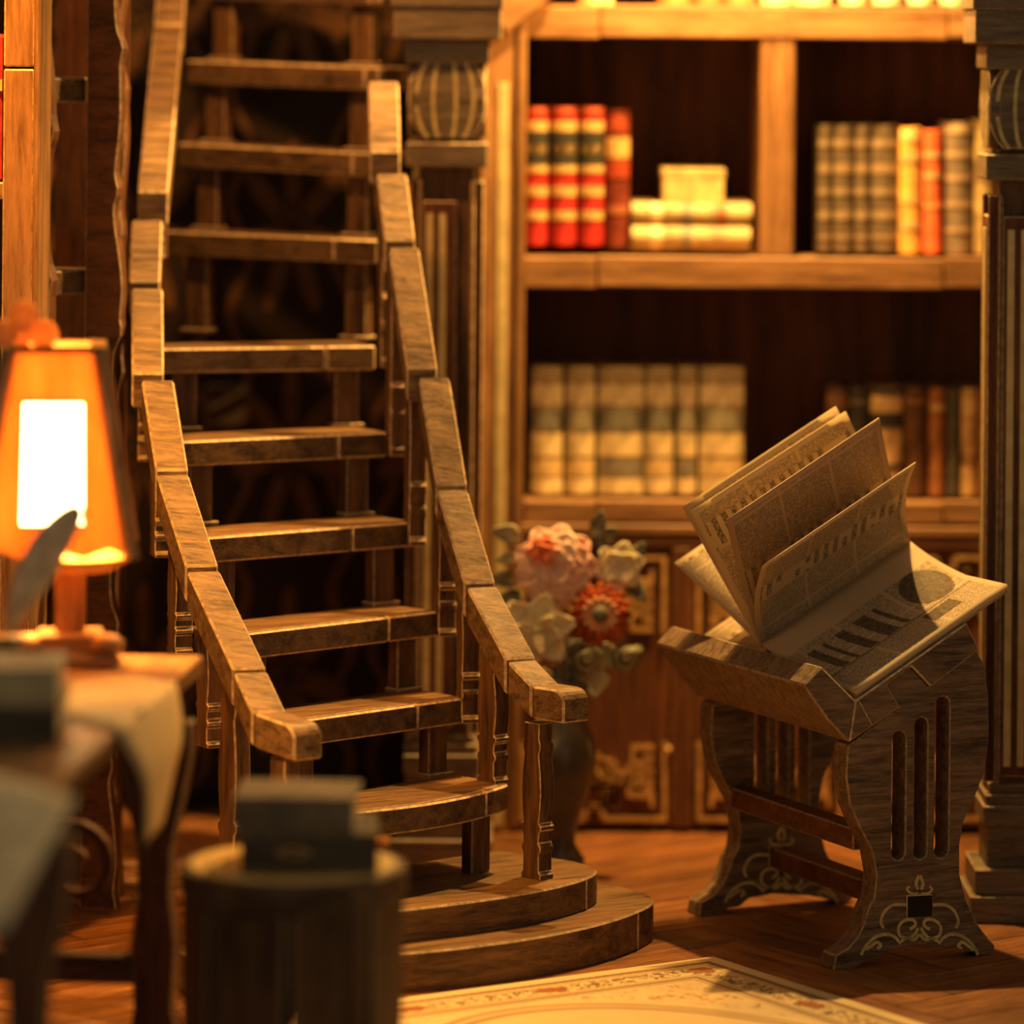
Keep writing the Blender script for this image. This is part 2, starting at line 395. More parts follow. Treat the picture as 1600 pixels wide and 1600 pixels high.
for x, y, z, zb, run in lb:
    t = P(x, y, z); baluster(t-Z_*.128, zb, run)

# ================================================================== BOOKCASE
BZ = 17.3
bc = thing('bookcase', (P(1180, 1300, BZ).x, BZ, 0), 'tall brown bookcase with three lit shelves and gilded lower doors behind the book stand', 'bookcase')
zf = P(1180, 1300, BZ).z
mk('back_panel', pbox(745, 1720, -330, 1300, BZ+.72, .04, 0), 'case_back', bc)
st = mk('stile', pbox(745, 818, -330, 1300, BZ-.02, .72, .009), ['case_z', 'case_z'], bc)
mk('inlay_strip', pbox(774, 790, 130, 1290, BZ-.026, .01, .002), ['cream', 'cream'], st)
mk('corner_bead', pbox(747, 757, 40, 1290, BZ-.05, .03, .006), ['case_z', 'case_z'], st)
mk('edge_bead', pbox(803, 818, 40, 1290, BZ-.035, .02, .006), ['case_z', 'case_z'], st)
mk('stile', pbox(1640, 1720, -330, 1300, BZ-.02, .72, .009), ['case_z', 'case_z'], bc)
# diagonal bracket at the top corner
q = [P(*p, BZ-.06) for p in ((776, 22), (848, -22), (872, -12), (790, 52))]
mk('corner_bracket', bevel(prism(bmesh.new(), q, Y_*.05), .005), ['case', 'case'], bc)
def shelf(y0, y1, seams, inset=0):
    xs = [818]+seams+[1640]
    s = mk('shelf', pbox(818, 1640, y0+1, y1-1, BZ+.03, .69, 0), ['case', 'case'], bc)
    for a, b in zip(xs, xs[1:]): mk('shelf_lip', pbox(a+1, b-1, y0, y1, BZ-.01, .04, .006), ['case', 'case'], s)
shelf(10, 60, [937, 1482]); shelf(402, 450, [932, 1476]); shelf(783, 818, [932, 1476]); shelf(-330, -290, [900])
dv = mk('divider', pbox(1187, 1241, 60, 402, BZ+.0, .7, .008), ['case_z', 'case_z'], bc)
for y0, y1, o in ((822, 836, .0), (838, 856, .015)): mk('moulding', pbox(806, 1640, y0, y1, BZ-.02+o, .07, .005), ['case', 'case'], bc)
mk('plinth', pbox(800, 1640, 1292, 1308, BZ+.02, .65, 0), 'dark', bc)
for x0 in (1050, 1325): mk('stile', pbox(x0, x0+30, 856, 1292, BZ-.01, .1, .006), ['red', 'case'], bc)
def fretset(o, u, v, w, h, vec):
    """greek key corner with a scroll, drawn from the corner (0,0)"""
    bm = bmesh.new(); t = .019
    R = lambda pts: ribbon(bm, pts, t, o, u, v, vec)
    R([(0, h), (0, 0), (w, 0)])
    R([(.045, h*.93), (.13, h*.93), (.13, h*.72), (.055, h*.72), (.055, h*.82), (.09, h*.82)])
    R([(.045, h*.62), (.13, h*.62), (.13, h*.40), (.055, h*.40), (.055, h*.51), (.09, h*.51)])
    R([(.05, .05), (.05, h*.31), (.15, h*.31), (.15, .12), (.10, .12), (.10, .19)])
    R([(.20, .045), (.20, .135), (.32, .135), (.32, .05), (.25, .05), (.25, .09)])
    R([(.37, .045), (.37, .135), (w, .135), (w, 0)])
    sp = [(.17+.16+math.cos(a)*(.05-.006*a), .2+math.sin(a)*(.05-.006*a)) for a in [k*.45 for k in range(15)]]
    R(sp); R([(.14, h*.72), (.16, h*.55), (.2, h*.42), (.27, .255), (.36, .2), (.44, .17)])
    return bm
for x0 in (805, 1080, 1355):
    x1 = x0+245
    dr = mk('door', pbox(x0, x1, 858, 1290, BZ+.02, .06, .006), ['red', 'case'], bc)
    mk('door_panel', pbox(x0+26, x1-26, 890, 1262, BZ+.005, .02, .012), ['red', 'red'], dr)
    a = P(x0+12, 1280, BZ-.0); b = P(x1-12, 1280, BZ); c = P(x0+12, 872, BZ); e = P(x1-12, 872, BZ)
    for p, u, v in ((a, X_, Z_), (b, -X_, Z_), (c, X_, -Z_), (e, -X_, -Z_)):
        mk('fret_ornament', fretset(E((p.x, BZ+.004, p.z)), u, v, .25, .31, Y_*-.012), 'fret', dr)
    mk('door_knob', lathe([(.004, 0), (.018, .004), (.022, .014), (.014, .024), (.002, .026)], E((0, 0, 0)), 12) if False else obox(P(x1-6, 1170, BZ), X_, Y_, .012, .02, P(x1-6, 1176, BZ).z, P(x1-6, 1166, BZ).z, .006), ['fret', 'fret'], dr)

# ================================================================== COLUMNS
def column(cx, Z, k, label):
    """k scales the photo measures of the first column to this one; cx is its centre column"""
    X = lambda d: P(cx+d*k, 600, Z).x
    zz = lambda y: H-(y-HY)*Z/F if False else H-(y-HY)*16.6/F+0*y
    t = thing('column', (X(0), Z+.15, 0), label, 'column', 'panelled columns flanking the bookcase')
    ub = .46*1                                          # half plan size of the widest block in metres
    s = 16.6/F
    def blk(name, d0, y0, y1, mats=('grey', 'edge2'), bv=.006, dd=None, parent=None, off=0):
        hw = d0*s; return mk(name, box(X(0)-hw, X(0)+hw, Z+.17-hw-off, Z+.17+hw, zz(y1), zz(y0), bv), list(mats), parent or t)
    blk('cornice_light_block', 88, -740, 12)  # cornice stretched up out of view to keep the downlight off the upper stairs
    blk('capital_block', 84, 12, 62); blk('capital_block', 66, 62, 99)
    # barrel shaped capital: four cut plates round a core
    blk('capital_core', 40, 99, 216, ('dark', 'dark'), 0)
    hb = (216-99)*s
    prof = [(.046+.0, 0), (.058, .1), (.066, .22), (.072, .38), (.073, .5), (.072, .62), (.068, .78), (.06, .9), (.05, 1)]
    sc = 62*s/.073
    for ang in range(4):
        u = Matrix.Rotation(math.radians(90*ang), 3, 'Z') @ X_; nrm = Matrix.Rotation(math.radians(90*ang), 3, 'Z') @ -Y_
        o = E((X(0), Z+.17, zz(216)))+nrm*(.105)
        out = [(w_*sc, h_*hb) for w_, h_ in prof]+[(-w_*sc, h_*hb) for w_, h_ in prof[::-1]]
        pl = mk('capital_plate', plate(out, [], o, u, Z_, nrm*.045, .005), ['grey', 'edge'], t)
        for f in (-.78, -.36, .22, .66):
            bm = bmesh.new(); ribbon(bm, [(f*w_*sc, h_*hb) for w_, h_ in prof], .014, o+nrm*.045, u, Z_, nrm*.002); mk('inlay_line', bm, 'gold', pl)
    blk('abacus', 64, 224, 262); blk('abacus', 46, 216, 224, ('walnut', 'edge2'))
    blk('shaft', 44, 262, 1152, ('walnut', 'edge2'))
    for ang in range(4):
        Rm = Matrix.Rotation(math.radians(90*ang), 3, 'Z'); u = Rm @ X_; nrm = Rm @ -Y_
        o = E((X(0), Z+.17, 0))+nrm*(44*s)
        def pp(name, a, b, y0, y1, th, mats, parent, bv=.004, off=0):
            bm = prism(bmesh.new(), [o+u*a*s+Z_*zz(y1)+nrm*off, o+u*b*s+Z_*zz(y1)+nrm*off, o+u*b*s+Z_*zz(y0)+nrm*off, o+u*a*s+Z_*zz(y0)+nrm*off], nrm*th); return mk(name, bevel(bm, bv), mats, parent)
        fp = pp('shaft_frame', -44, -38, 285, 1150, .035, ['red', 'edge'], t); pp('shaft_frame', 38, 44, 285, 1150, .035, ['red', 'edge'], t)
        pn = pp('shaft_panel', -37, 16, 316, 1140, .03, ['red', 'edge'], t)
        for a in (-31, -11):
            pp('inlay_strip', a, a+10.5, 335, 1125, .004, ['cream', 'cream'], pn, .001, .03)
    fzy = HY+H/s
    for d, y0, y1 in ((50, 1152, 1166), (56, 1166, 1182), (60, 1182, 1212)): blk('base_moulding', d, y0, y1)
    blk('pedestal', 54, 1212, fzy-62 if False else fzy-78)
    blk('base_step', 72, fzy-78, fzy-40); blk('base_step', 80, fzy-40, fzy)
    return t
column(695, 16.6, 1, 'panelled wooden column with striped barrel capital between staircase and bookcase')
column(1607, 15.6, 1, 'panelled wooden column standing on a stepped base beyond the book stand')

# ================================================================== BOOKS ON SHELVES
def book(x0, x1, y0, y1, Z, depth, col, bands, label, group, flat=False, name='book'):
    X0, X1 = P(x0, (y0+y1)/2, Z).x+.002, P(x1, (y0+y1)/2, Z).x-.002; z0, z1 = P((x0+x1)/2, y1, Z).z, P((x0+x1)/2, y0, Z).z
    r = thing(name, ((X0+X1)/2, Z+depth/2, z0), label, 'book', group)
    cm = colmat(col); n_ = 7; pts = []
    if not flat:
        bul = min(.03, (X1-X0)*.3)
        for k in range(n_+1):
            t = k/n_; pts.append((X0+(X1-X0)*t, Z+bul*(1-4*t*(1-t))))
        cov = [E((a, b, z0)) for a, b in pts]+[E((X1, Z+depth, z0)), E((X1-.008, Z+depth, z0)), E((X1-.008, Z+.045, z0)), E((X0+.008, Z+.045, z0)), E((X0+.008, Z+depth, z0)), E((X0, Z+depth, z0))]
        co = mk('cover', bevel(prism(bmesh.new(), cov, Z_*(z1-z0)), .002, 50, 0), cm, r)
        mk('page_block', box(X0+.009, X1-.009, Z+.047, Z+depth-.01, z0+.008, z1-.012, 0), 'page', r)
        for a, b, c in bands:
            za, zb_ = z1-(z1-z0)*a, z1-(z1-z0)*b
            q = [(E((x, y-.004, 0))) for x, y in pts]; bm = bmesh.new()
            prism(bm, [E((p.x, p.y, zb_)) for p in q]+[E((p.x, p.y+.006, zb_)) for p in q[::-1]], Z_*(za-zb_)); mk('spine_band', bm, colmat(c), co)
    else:
        bul = min(.03, (z1-z0)*.3); prof = [(Z+bul*(1-4*(k/n_)*(1-k/n_)), z0+(z1-z0)*k/n_) for k in range(n_+1)]
        cov = [E((X0, a, b)) for a, b in prof]+[E((X0, Z+depth, z1)), E((X0, Z+depth, z1-.008)), E((X0, Z+.045, z1-.008)), E((X0, Z+.045, z0+.008)), E((X0, Z+depth, z0+.008)), E((X0, Z+depth, z0))]
        co = mk('cover', bevel(prism(bmesh.new(), cov, X_*(X1-X0)), .002, 50, 0), cm, r)
        mk('page_block', box(X0+.01, X1-.01, Z+.047, Z+depth-.01, z0+.009, z1-.009, 0), 'page', r)
        for a, b, c in bands:
            xa, xb = X0+(X1-X0)*a, X0+(X1-X0)*b; bm = bmesh.new()
            prism(bm, [E((xa, y-.004, z)) for y, z in prof]+[E((xa, y+.002, z)) for y, z in prof[::-1]], X_*(xb-xa)); mk('spine_band', bm, colmat(c), co)
    return r
GOLD, BLK, REDD, MAR, CRM, GRY = (.6, .4, .14), (.04, .038, .027), (.42, .025, .022), (.17, .03, .015), (.56, .43, .2), (.13, .095, .06)
redb = [(.10, .17, GOLD), (.17, .42, BLK), (.27, .33, GOLD), (.42, .47, GOLD), (.57, .64, GOLD), (.75, .81, GOLD), (.0, .04, (.5, .1, .05))]
g = 'books on the upper lit shelf'
for (a, b), lb_ in zip(((820, 856), (859, 901), (904, 944)), ('red book with black bands, first from the inlaid upright of the bookcase', 'red book with black bands in the middle of three alike', 'red book with black bands, next to the maroon book')):
    book(a, b, 168, 384, BZ+.07, .42, REDD, redb, lb_, g)
book(946, 984, 172, 386, BZ+.09, .42, MAR, [(.05, .16, (.3, .05, .02)), (.2, .35, GOLD), (.36, .5, (.34, .05, .02)), (.7, .76, (.35, .12, .05))], 'maroon and gold book at the end of the red row', g)
fb = [(.02, .12, CRM), (.16, .26, (.8, .65, .35)), (.3, .4, CRM), (.44, .5, (.25, .25, .2)), (.56, .66, CRM), (.72, .78, (.5, .15, .06)), (.82, .98, CRM)]
book(986, 1174, 353, 390, BZ+.06, .42, (.55, .4, .2), fb[:4]+fb[4:5]+fb[6:], 'cream book lying flat, lower of the two stacked beside the red books', g, True)
book(986, 1176, 318, 351, BZ+.07, .4, (.45, .33, .17), fb, 'cream and brown book lying flat on top of another beside the red books', g, True)
cb = thing('cream_box', (P(1084, 318, BZ+.2).x, BZ+.2, P(1084, 318, BZ+.12).z), 'small plain cream box on the two stacked flat books', 'box')
mk('box_body', pbox(1036, 1131, 278, 317, BZ+.12, .26, .003), [colmat((.62, .48, .2)), colmat((.62, .48, .2))], cb)
mk('box_lid', pbox(1034, 1133, 264, 278, BZ+.118, .265, .003), [colmat((.58, .44, .18)), colmat((.6, .44, .18))], cb)
gb = [(.12, .17, (.3, .22, .13)), (.3, .38, (.3, .21, .12)), (.5, .55, (.3, .22, .13)), (.68, .74, (.3, .22, .13)), (.86, .9, (.28, .2, .12))]
for a, b, l_ in ((1278, 1300, 'thin grey brown ribbed book, first beside the shelf divider'), (1302, 1334, 'wide grey brown ribbed book, second from the shelf divider'), (1336, 1360, 'narrow grey brown ribbed book, third from the shelf divider'), (1362, 1404, 'widest grey brown ribbed book, left of the yellow book')):
    book(a, b, 196, 394, BZ+.1, .42, GRY, gb, l_, g)
book(1406, 1441, 200, 397, BZ+.06, .42, (.75, .42, .1), [(.02, .1, (.8, .6, .25)), (.22, .27, CRM), (.5, .6, (.8, .5, .15)), (.75, .8, CRM)], 'yellow ochre book between grey and orange red books', g)
book(1443, 1473, 204, 396, BZ+.07, .42, (.85, .16, .06), [(.18, .22, CRM), (.35, .39, CRM), (.6, .63, (.9, .4, .15))], 'bright orange red thin book on the upper shelf', g)
book(1475, 1521, 192, 398, BZ+.09, .42, (.2, .15, .1), [(.02, .08, (.4, .3, .18)), (.22, .26, (.42, .3, .18)), (.4, .44, (.42, .3, .18)), (.6, .64, (.42, .3, .18)), (.8, .83, (.42, .3, .18))], 'dark brown ribbed book right of the orange red one', g)
book(1523, 1558, 188, 398, BZ+.1, .42, (.34, .24, .1), [(.3, .45, (.2, .14, .07)), (.6, .7, (.5, .36, .16))], 'olive brown book half hidden by the column capital', g)
g = 'pale books on the lower shelf'
def paleb(): return [(.0, .12, (.36, .28, .17)), (.14, .3, (.66, .55, .35)), (.33, .5, random.choice([(.2, .19, .14), (.3, .27, .18), (.55, .42, .22)])), (.53, .7, (.75, .58, .28)), (.73, .86, random.choice([(.7, .5, .22), (.25, .22, .16)])), (.88, 1, (.78, .62, .32))]
for (a, b), l_ in zip(((829, 880), (884, 930), (934, 1006), (1008, 1053), (1057, 1089), (1093, 1163)), ('pale worn book, first from the inlaid upright on the lower shelf', 'narrow pale book, second from the inlaid upright on the lower shelf', 'broad pale book with grey label, third on the lower shelf', 'medium pale book, fourth on the lower shelf', 'thinnest pale book, fifth on the lower shelf', 'broad pale book ending the lower shelf row')):
    book(a, b, 574, 772, BZ+.10, .4, (.52, .4, .22), paleb(), l_, g)
g = 'dark books behind the fanned pages'
for (a, b), c, bd, l_ in zip(((1292, 1326), (1328, 1357), (1360, 1411), (1413, 1450), (1452, 1478), (1480, 1500), (1502, 1528), (1530, 1558)),
      ((.1, .05, .03), (.045, .04, .035), (.62, .42, .2), (.1, .045, .02), (.28, .11, .04), (.07, .06, .045), (.45, .28, .12), (.3, .12, .04)),
      ([(.05, .2, (.2, .1, .05))], [(.1, .15, (.15, .12, .1))], [(.0, .05, BLK), (.22, .36, BLK), (.7, .75, BLK)], [(.1, .14, (.25, .12, .05))], [(.15, .2, GOLD)], [], [(.1, .25, (.6, .42, .2)), (.6, .7, (.2, .1, .05))], []),
      ('dark brown book, leftmost behind the fanned pages', 'black book beside the dark brown one behind the fanned pages', 'tan book with black bands behind the fanned pages', 'dark maroon book right of the tan black-banded book', 'reddish brown book with a gold band on the lower shelf', 'thin black book on the lower shelf near the column', 'tan brown book on the lower shelf near the column', 'rust brown book touching the column edge on the lower shelf')):
    book(a, b, 608, 776, BZ+.14, .4, c, bd, l_, g)
g = 'books on the topmost shelf'
for (a, b), c, l_ in zip(((905, 960), (1030, 1080), (1083, 1130), (1133, 1182), (1190, 1240), (1243, 1300), (1315, 1356), (1365, 1410), (1420, 1462), (1470, 1512)),
        ((.7, .5, .25), (.5, .2, .08), (.45, .16, .06), (.5, .2, .08), (.8, .65, .4), (.8, .65, .4), (.8, .66, .42), (.8, .66, .42), (.8, .66, .42), (.8, .66, .42)),
        ('pale book foot alone at the left of the topmost shelf', 'rust book foot, first of three on the topmost shelf', 'rust book foot, middle of three on the topmost shelf', 'rust book foot, last of three on the topmost shelf', 'cream book foot right after the rust ones on topmost shelf', 'broad cream book foot on the topmost shelf', 'cream book foot, first of the spaced four on topmost shelf', 'cream book foot, second of the spaced four on topmost shelf', 'cream book foot, third of the spaced four on topmost shelf', 'cream book foot nearest the column on topmost shelf')):
    book(a, b, -190, 8, BZ+.06, .42, c, [(.85, .9, GOLD), (.3, .36, GOLD)], l_, g)

# ================================================================== LECTERN
A = G(1302, 1517, 0); B = G(1545, 1493, 0); C_ = G(1097, 1423, 0)
U = (B-A); U.z = 0; U.normalize(); V = (C_-A); LW = V.length; V = E((-U.y, U.x, 0)); V = V if V.y > 0 else -V
lec = thing('lectern', A+U*.3+V*LW/2, 'wooden book stand with slotted side panels and a tilted top holding fanned pages', 'book stand')
pl2 = lambda pts: [((onplane(x, y, A, V)-A).dot(U), (onplane(x, y, A, V)-A).z) for x, y in pts]
left = [(1306, 1493), (1326, 1481), (1340, 1465), (1349, 1446), (1357, 1420), (1366, 1403), (1370, 1370), (1363, 1330), (1344, 1294), (1328, 1257), (1322, 1215), (1325, 1166)]
topb = [(1404, 1105), (1385, 1072), (1423, 1043), (1452, 1074), (1526, 1017)]
right_ = [(1539, 1040), (1545, 1090), (1546, 1150), (1540, 1204), (1523, 1247), (1506, 1285), (1500, 1320), (1500, 1366), (1509, 1404), (1525, 1440), (1544, 1466), (1555, 1477), (1554, 1489), (1537, 1495)]
bot = [(1523, 1491), (1481, 1481), (1425, 1478), (1385, 1486), (1369, 1500), (1348, 1503), (1341, 1516), (1302, 1518)]
outl = pl2(left+topb+right_+bot); mz = min(p[1] for p in outl); outl = [(a, max(0, b-mz) if b < .012 else b) for a, b in outl]
outl[-1] = (outl[-1][0], 0); outl[-2] = (outl[-2][0], 0); outl[len(left)+len(topb)+len(right_)-1] = (outl[len(left)+len(topb)+len(right_)-1][0], 0)
def slot(x0, x1, y0, y1):
    (a, b), (c, d) = pl2([(x0, y0), (x1, y1)]); r = (c-a)/2; m_ = (a+c)/2
    return [(m_-r*math.cos(t), b-r+r*math.sin(t)) for t in [math.pi*k/6 for k in range(7)]]+[(m_+r*math.cos(t), d+r-r*math.sin(t)) for t in [math.pi*k/6 for k in range(7)]]
holes = [slot(1395, 1414, 1143, 1343), slot(1430, 1448, 1122, 1342), slot(1462, 1482, 1089, 1340)]
sq = pl2([(1416, 1399), (1457, 1397), (1457, 1433), (1416, 1435)])
M['lect'] = wood('lectern_wood', (.06, .038, .022), (.25, .165, .095), 'x', .55, 2.0, rotz=math.atan2(U.y, U.x))
TP = .095
for k, off in enumerate((0, LW-TP)):
    o = A+V*off; o.z = 0
    sp = mk('side_panel', plate(outl, holes, o, U, Z_, V*TP, .005), ['lect', 'edge2'], lec)
    mk('tenon', bevel(prism(bmesh.new(), [o+U*a+Z_*b-V*.004 for a, b in sq], V*.01), .003), ['dark', 'edge'], sp)
    bm = bmesh.new(); fp = o-V*.0025
    def rb_(pts, w_=.011, n_=5): ribbon(bm, catmull(pl2(pts), n_), w_, fp, U, Z_, V*.003)
    for mir in (0, 1):
        mm = (lambda pts: [((1436.5*2-x), y-(0)) for x, y in pts]) if mir else (lambda pts: pts)
        rb_(mm([(1416, 1414), (1396, 1414), (1382, 1424), (1376, 1440), (1380, 1450)]))
        rb_(mm([(1421, 1452), (1430, 1445), (1426, 1437), (1413, 1438), (1404, 1448), (1406, 1462), (1420, 1466), (1430, 1458), (1434, 1450)]))
        rb_(mm([(1345, 1492), (1354, 1476), (1370, 1463), (1388, 1460), (1400, 1466), (1404, 1472)]))
        rb_(mm([(1352, 1484), (1362, 1477), (1370, 1472), (1376, 1478), (1370, 1482)]))
        rb_(mm([(1404, 1474), (1416, 1466), (1428, 1468), (1436, 1460)]))
        rb_(mm([(1436, 1368), (1431, 1380), (1434, 1390)])); rb_(mm([(1434, 1396), (1424, 1396), (1417, 1390), (1421, 1385)]), .008)
    rb_([(1418, 1400), (1436, 1398), (1455, 1400)], .006)
    mk('gilt_scrollwork', bm, 'gold', sp)
# tilted board and ledge, profile in the panel plane
bp = pl2([(1324, 1160), (1404, 1104), (1384, 1070), (1422, 1041), (1452, 1073), (1528, 1014), (1508, 972), (1334, 1094)])
EXT = LW+.02
fo = A-V*.012; fo.z = 0
bd = mk('tilted_board', plate(bp, [], fo, U, Z_, V*EXT, .006), ['lect', 'edge'], lec)
lp = pl2([(1334, 1093), (1281, 1040), (1252, 1070), (1290, 1124), (1323, 1159)])
mk('ledge', plate(lp, [], fo, U, Z_, V*EXT, .007), ['lect', 'edge2'], lec)
(a0, b0), (a1, b1), (a2, b2) = pl2([(1404, 1104), (1452, 1073), (1360, 1135)])
mk('joint_strip', bevel(prism(bmesh.new(), [fo+U*(a2-.006)+Z_*(b2+.012)-V*.002, fo+U*(a2)+Z_*(b2+.008)-V*.002, fo+U*(a2-.05)+Z_*(b2+.09)-V*.002, fo+U*(a2-.056)+Z_*(b2+.094)-V*.002], V*.004), 0), 'edge', bd)
for (x, y, hgt) in ((1372, 1318, .075), (1436, 1416, .075)):
    ((a, b),) = pl2([(x, y)]); c = A+U*a+V*LW/2
    mk('stretcher', obox(c, U, V, .045, LW/2-TP-.0, b-hgt/2, b+hgt/2, .005), ['red_x', 'edge2'], lec)

# ================================================================== FANNED BOOK ON THE LECTERN
def newsprint(name, seed, paper, ink, flat=False):
    n = NT(name); uv = n.coord('UV'); u, v, _ = n.sep(uv)[0:3]
    u = n.M('ADD', u, seed*.37)
    rows = n.M('MULTIPLY', v, 120); ri = n.M('FLOOR', rows); word = n.M('MULTIPLY', u, 150)
    wi = n.M('FLOOR', n.M('ADD', word, n.M('MULTIPLY', ri, 3.7)))
    ink1 = n.M('MULTIPLY', n.M('LESS_THAN', n.M('FRACT', rows), .6), n.M('GREATER_THAN', n.white(n.comb(wi, ri)), .28))
    gut = n.M('MULTIPLY', n.M('GREATER_THAN', n.M('FRACT', n.M('MULTIPLY', v, 3.1)), .055), n.M('GREATER_THAN', n.M('FRACT', n.M('MULTIPLY', u, 2.3)), .05))
    body = n.M('MULTIPLY', ink1, gut)
    # headline band across u
    hb = n.step(n.M('FRACT', n.M('MULTIPLY', u, 1.0)), .16, .36)
    r2 = n.M('MULTIPLY', v, 16); r2i = n.M('FLOOR', r2); w2 = n.M('FLOOR', n.M('MULTIPLY', u, 42))
    head = n.M('MULTIPLY', n.step(n.M('FRACT', r2), .12, .66), n.M('GREATER_THAN', n.noise(n.mapping(uv, (150, 60, 1)), 1.0, 1), .47))
    head = n.M('MULTIPLY', head, n.M('GREATER_THAN', n.white(n.comb(n.M('FLOOR', n.M('MULTIPLY', u, 11)), r2i)), .3))
    msk = n.M('ADD', n.M('MULTIPLY', n.M('MULTIPLY', body, .62), n.M('SUBTRACT', 1.0, hb)), n.M('MULTIPLY', head, n.M('MULTIPLY', hb, .85)))
    if flat: msk = n.M('MULTIPLY', body, .7)
    if flat:                                                         # engraved pictures
        u0, v0, _ = n.sep(uv)[0:3]
        du = n.M('DIVIDE', n.M('SUBTRACT', u0, .42), .2); dv_ = n.M('DIVIDE', n.M('SUBTRACT', v0, .82), .13)
        el = n.M('LESS_THAN', n.M('ADD', n.M('MULTIPLY', du, du), n.M('MULTIPLY', dv_, dv_)), 1.0)
        wav = n.M('ADD', v0, n.M('MULTIPLY', n.M('SINE', n.M('MULTIPLY', u0, 7)), .018))
        bars = n.M('MULTIPLY', n.M('MAXIMUM', n.step(wav, .30, .36), n.M('MAXIMUM', n.step(wav, .42, .50), n.M('MAXIMUM', n.step(wav, .12, .17), n.M('MAXIMUM', n.step(wav, .54, .57), n.step(wav, .21, .235))))), n.step(u0, .30, .62))
        b3 = n.M('MULTIPLY', n.step(v0, .62, .8), n.step(u0, .68, .84))
        pic = n.M('MULTIPLY', n.M('MAXIMUM', el, n.M('MAXIMUM', bars, b3)), n.M('ADD', .55, n.M('MULTIPLY', n.noise(n.mapping(uv, (14, 14, 1)), 3, 3), .6)))
        rule = n.step(u0, .635, .65)
        msk = n.M('MAXIMUM', n.M('MULTIPLY', msk, n.M('GREATER_THAN', u0, .22)), n.M('MAXIMUM', pic, n.M('MULTIPLY', rule, .8)))
    edge = n.M('MULTIPLY', n.step(v, .03, .97), n.M('MULTIPLY', n.M('GREATER_THAN', n.sep(uv)[0], .04), n.M('LESS_THAN', n.sep(uv)[0], .965)))
    msk = n.M('MULTIPLY', msk, edge, clamp=True)
    tone = n.noise(n.coord(), 5, 4)
    col = n.mix(msk, n.mix(tone, (*[q*.85 for q in paper], 1), (*paper, 1)), (*ink, 1))
    n.done(col, .62, .3)
    tr = n.n.new('ShaderNodeBsdfTranslucent'); n.t.links.new(col, tr.inputs[0]); mx = n.n.new('ShaderNodeMixShader'); mx.inputs[0].default_value = .3
    n.t.links.new(n.b.outputs[0], mx.inputs[1]); n.t.links.new(tr.outputs[0], mx.inputs[2])
    n.t.links.new(mx.outputs[0], n.n['Material Output'].inputs[0]); return n.m
PAPER = (.72, .58, .38); INK = (.06, .045, .03)
(ta, tb), (tc, td) = pl2([(1334, 1094), (1508, 972)])
SL = (U*(tc-ta)+Z_*(td-tb)).normalized(); NB = V.cross(SL); NB = NB if NB.z > 0 else -NB
O0 = fo+U*ta+Z_*tb+SL*.02+NB*.004
ob = thing('open_book', O0+V*.6, 'small book of yellowed newsprint standing open with fanned pages on the tilted board', 'open book')
SPN = .60
def page(phi, wd, ln, bend, mat, lift=0.0, name='page', s0=0.0, th=.006, twist=0.0, fall=0.0):
    gr = []; I, J = 15, 9
    for j in range(J):
        t = j/(J-1); row = []; p = E((0, 0)); ph0 = math.radians(phi+twist*t)
        a, hgt = 0., lift
        for i in range(I):
            q = i/(I-1); row.append(O0+V*(SPN-a)+SL*(s0+ln*t)+NB*hgt)
            ang = ph0+math.radians(bend)*(1-q)**2-math.radians(fall)*q*q
            a += math.cos(ang)*wd/(I-1); hgt += math.sin(ang)*wd/(I-1)
        gr.append(row)
    g2 = [[gr[j][i] for j in range(J)] for i in range(I)]
    return mk(name, sheet(g2, th), mat, ob, smooth=True)
np_ = lambda k, f=False, paper=PAPER, ink=INK: newsprint('newsprint_%d' % k, k, paper, ink, f)
# sheets in order round the spine: flat right leaf (0 deg) to flat left leaf (180 deg)
page(0, .585, .70, 0, np_(9, True), .012, 'cover_leaf', 0, .02)
page(-3, .60, .70, -26, np_(1, True), .125, 'page')
page(36, .52, .70, 34, np_(2), .11)
page(63, .60, .70, 14, np_(2.19, False, (.52, .38, .25)), .11)
page(92, .56, .70, 6, np_(4, False, (.78, .62, .34)), .11, twist=-3)
page(96, .58, .70, 8, np_(5, False, (.7, .55, .32)), .11, twist=-2)
page(146, .50, .70, -6, np_(6), .11)
page(172, .47, .70, 24, np_(7), .09)
page(180, .47, .70, 0, np_(8), .012, 'cover_leaf', 0, .02)

# ================================================================== VASE WITH FLOWERS
VZ = 16.45
vc = P(876, 1340, VZ); vc.z = 0; sv = VZ/F; zv = lambda y: H-(y-HY)*sv
vb = zv(1345)
vprof = [(y, r) for y, r in ((1352, 36), (1340, 38), (1330, 30), (1315, 22), (1295, 24), (1265, 33), (1230, 46), (1195, 54), (1175, 55), (1150, 50), (1128, 40), (1110, 33), (1092, 31), (1078, 36), (1070, 38))]
pr2 = [(r*sv, max(0, zv(y))) for y, r in vprof]; pr2[0] = (pr2[0][0], 0.0)
vs = thing('vase', vc, 'dark slender glazed vase behind the newel post, holding a bouquet', 'vase')
mk('vase_body', lathe(pr2, vc, 32), 'vase', vs, smooth=True)
mk('vase_rim', lathe([(pr2[-1][0]*.82, pr2[-1][1]-.005), (pr2[-1][0]*1.04, pr2[-1][1]-.005), (pr2[-1][0]*1.08, pr2[-1][1]+.01), (pr2[-1][0]*.85, pr2[-1][1]+.016)], vc, 32), 'vase', vs, smooth=True)
bq = thing('bouquet', E((vc.x, vc.y, pr2[-1][1])), 'bouquet of a pink rose, white lily, orange daisy and grey green leaves', 'flowers')
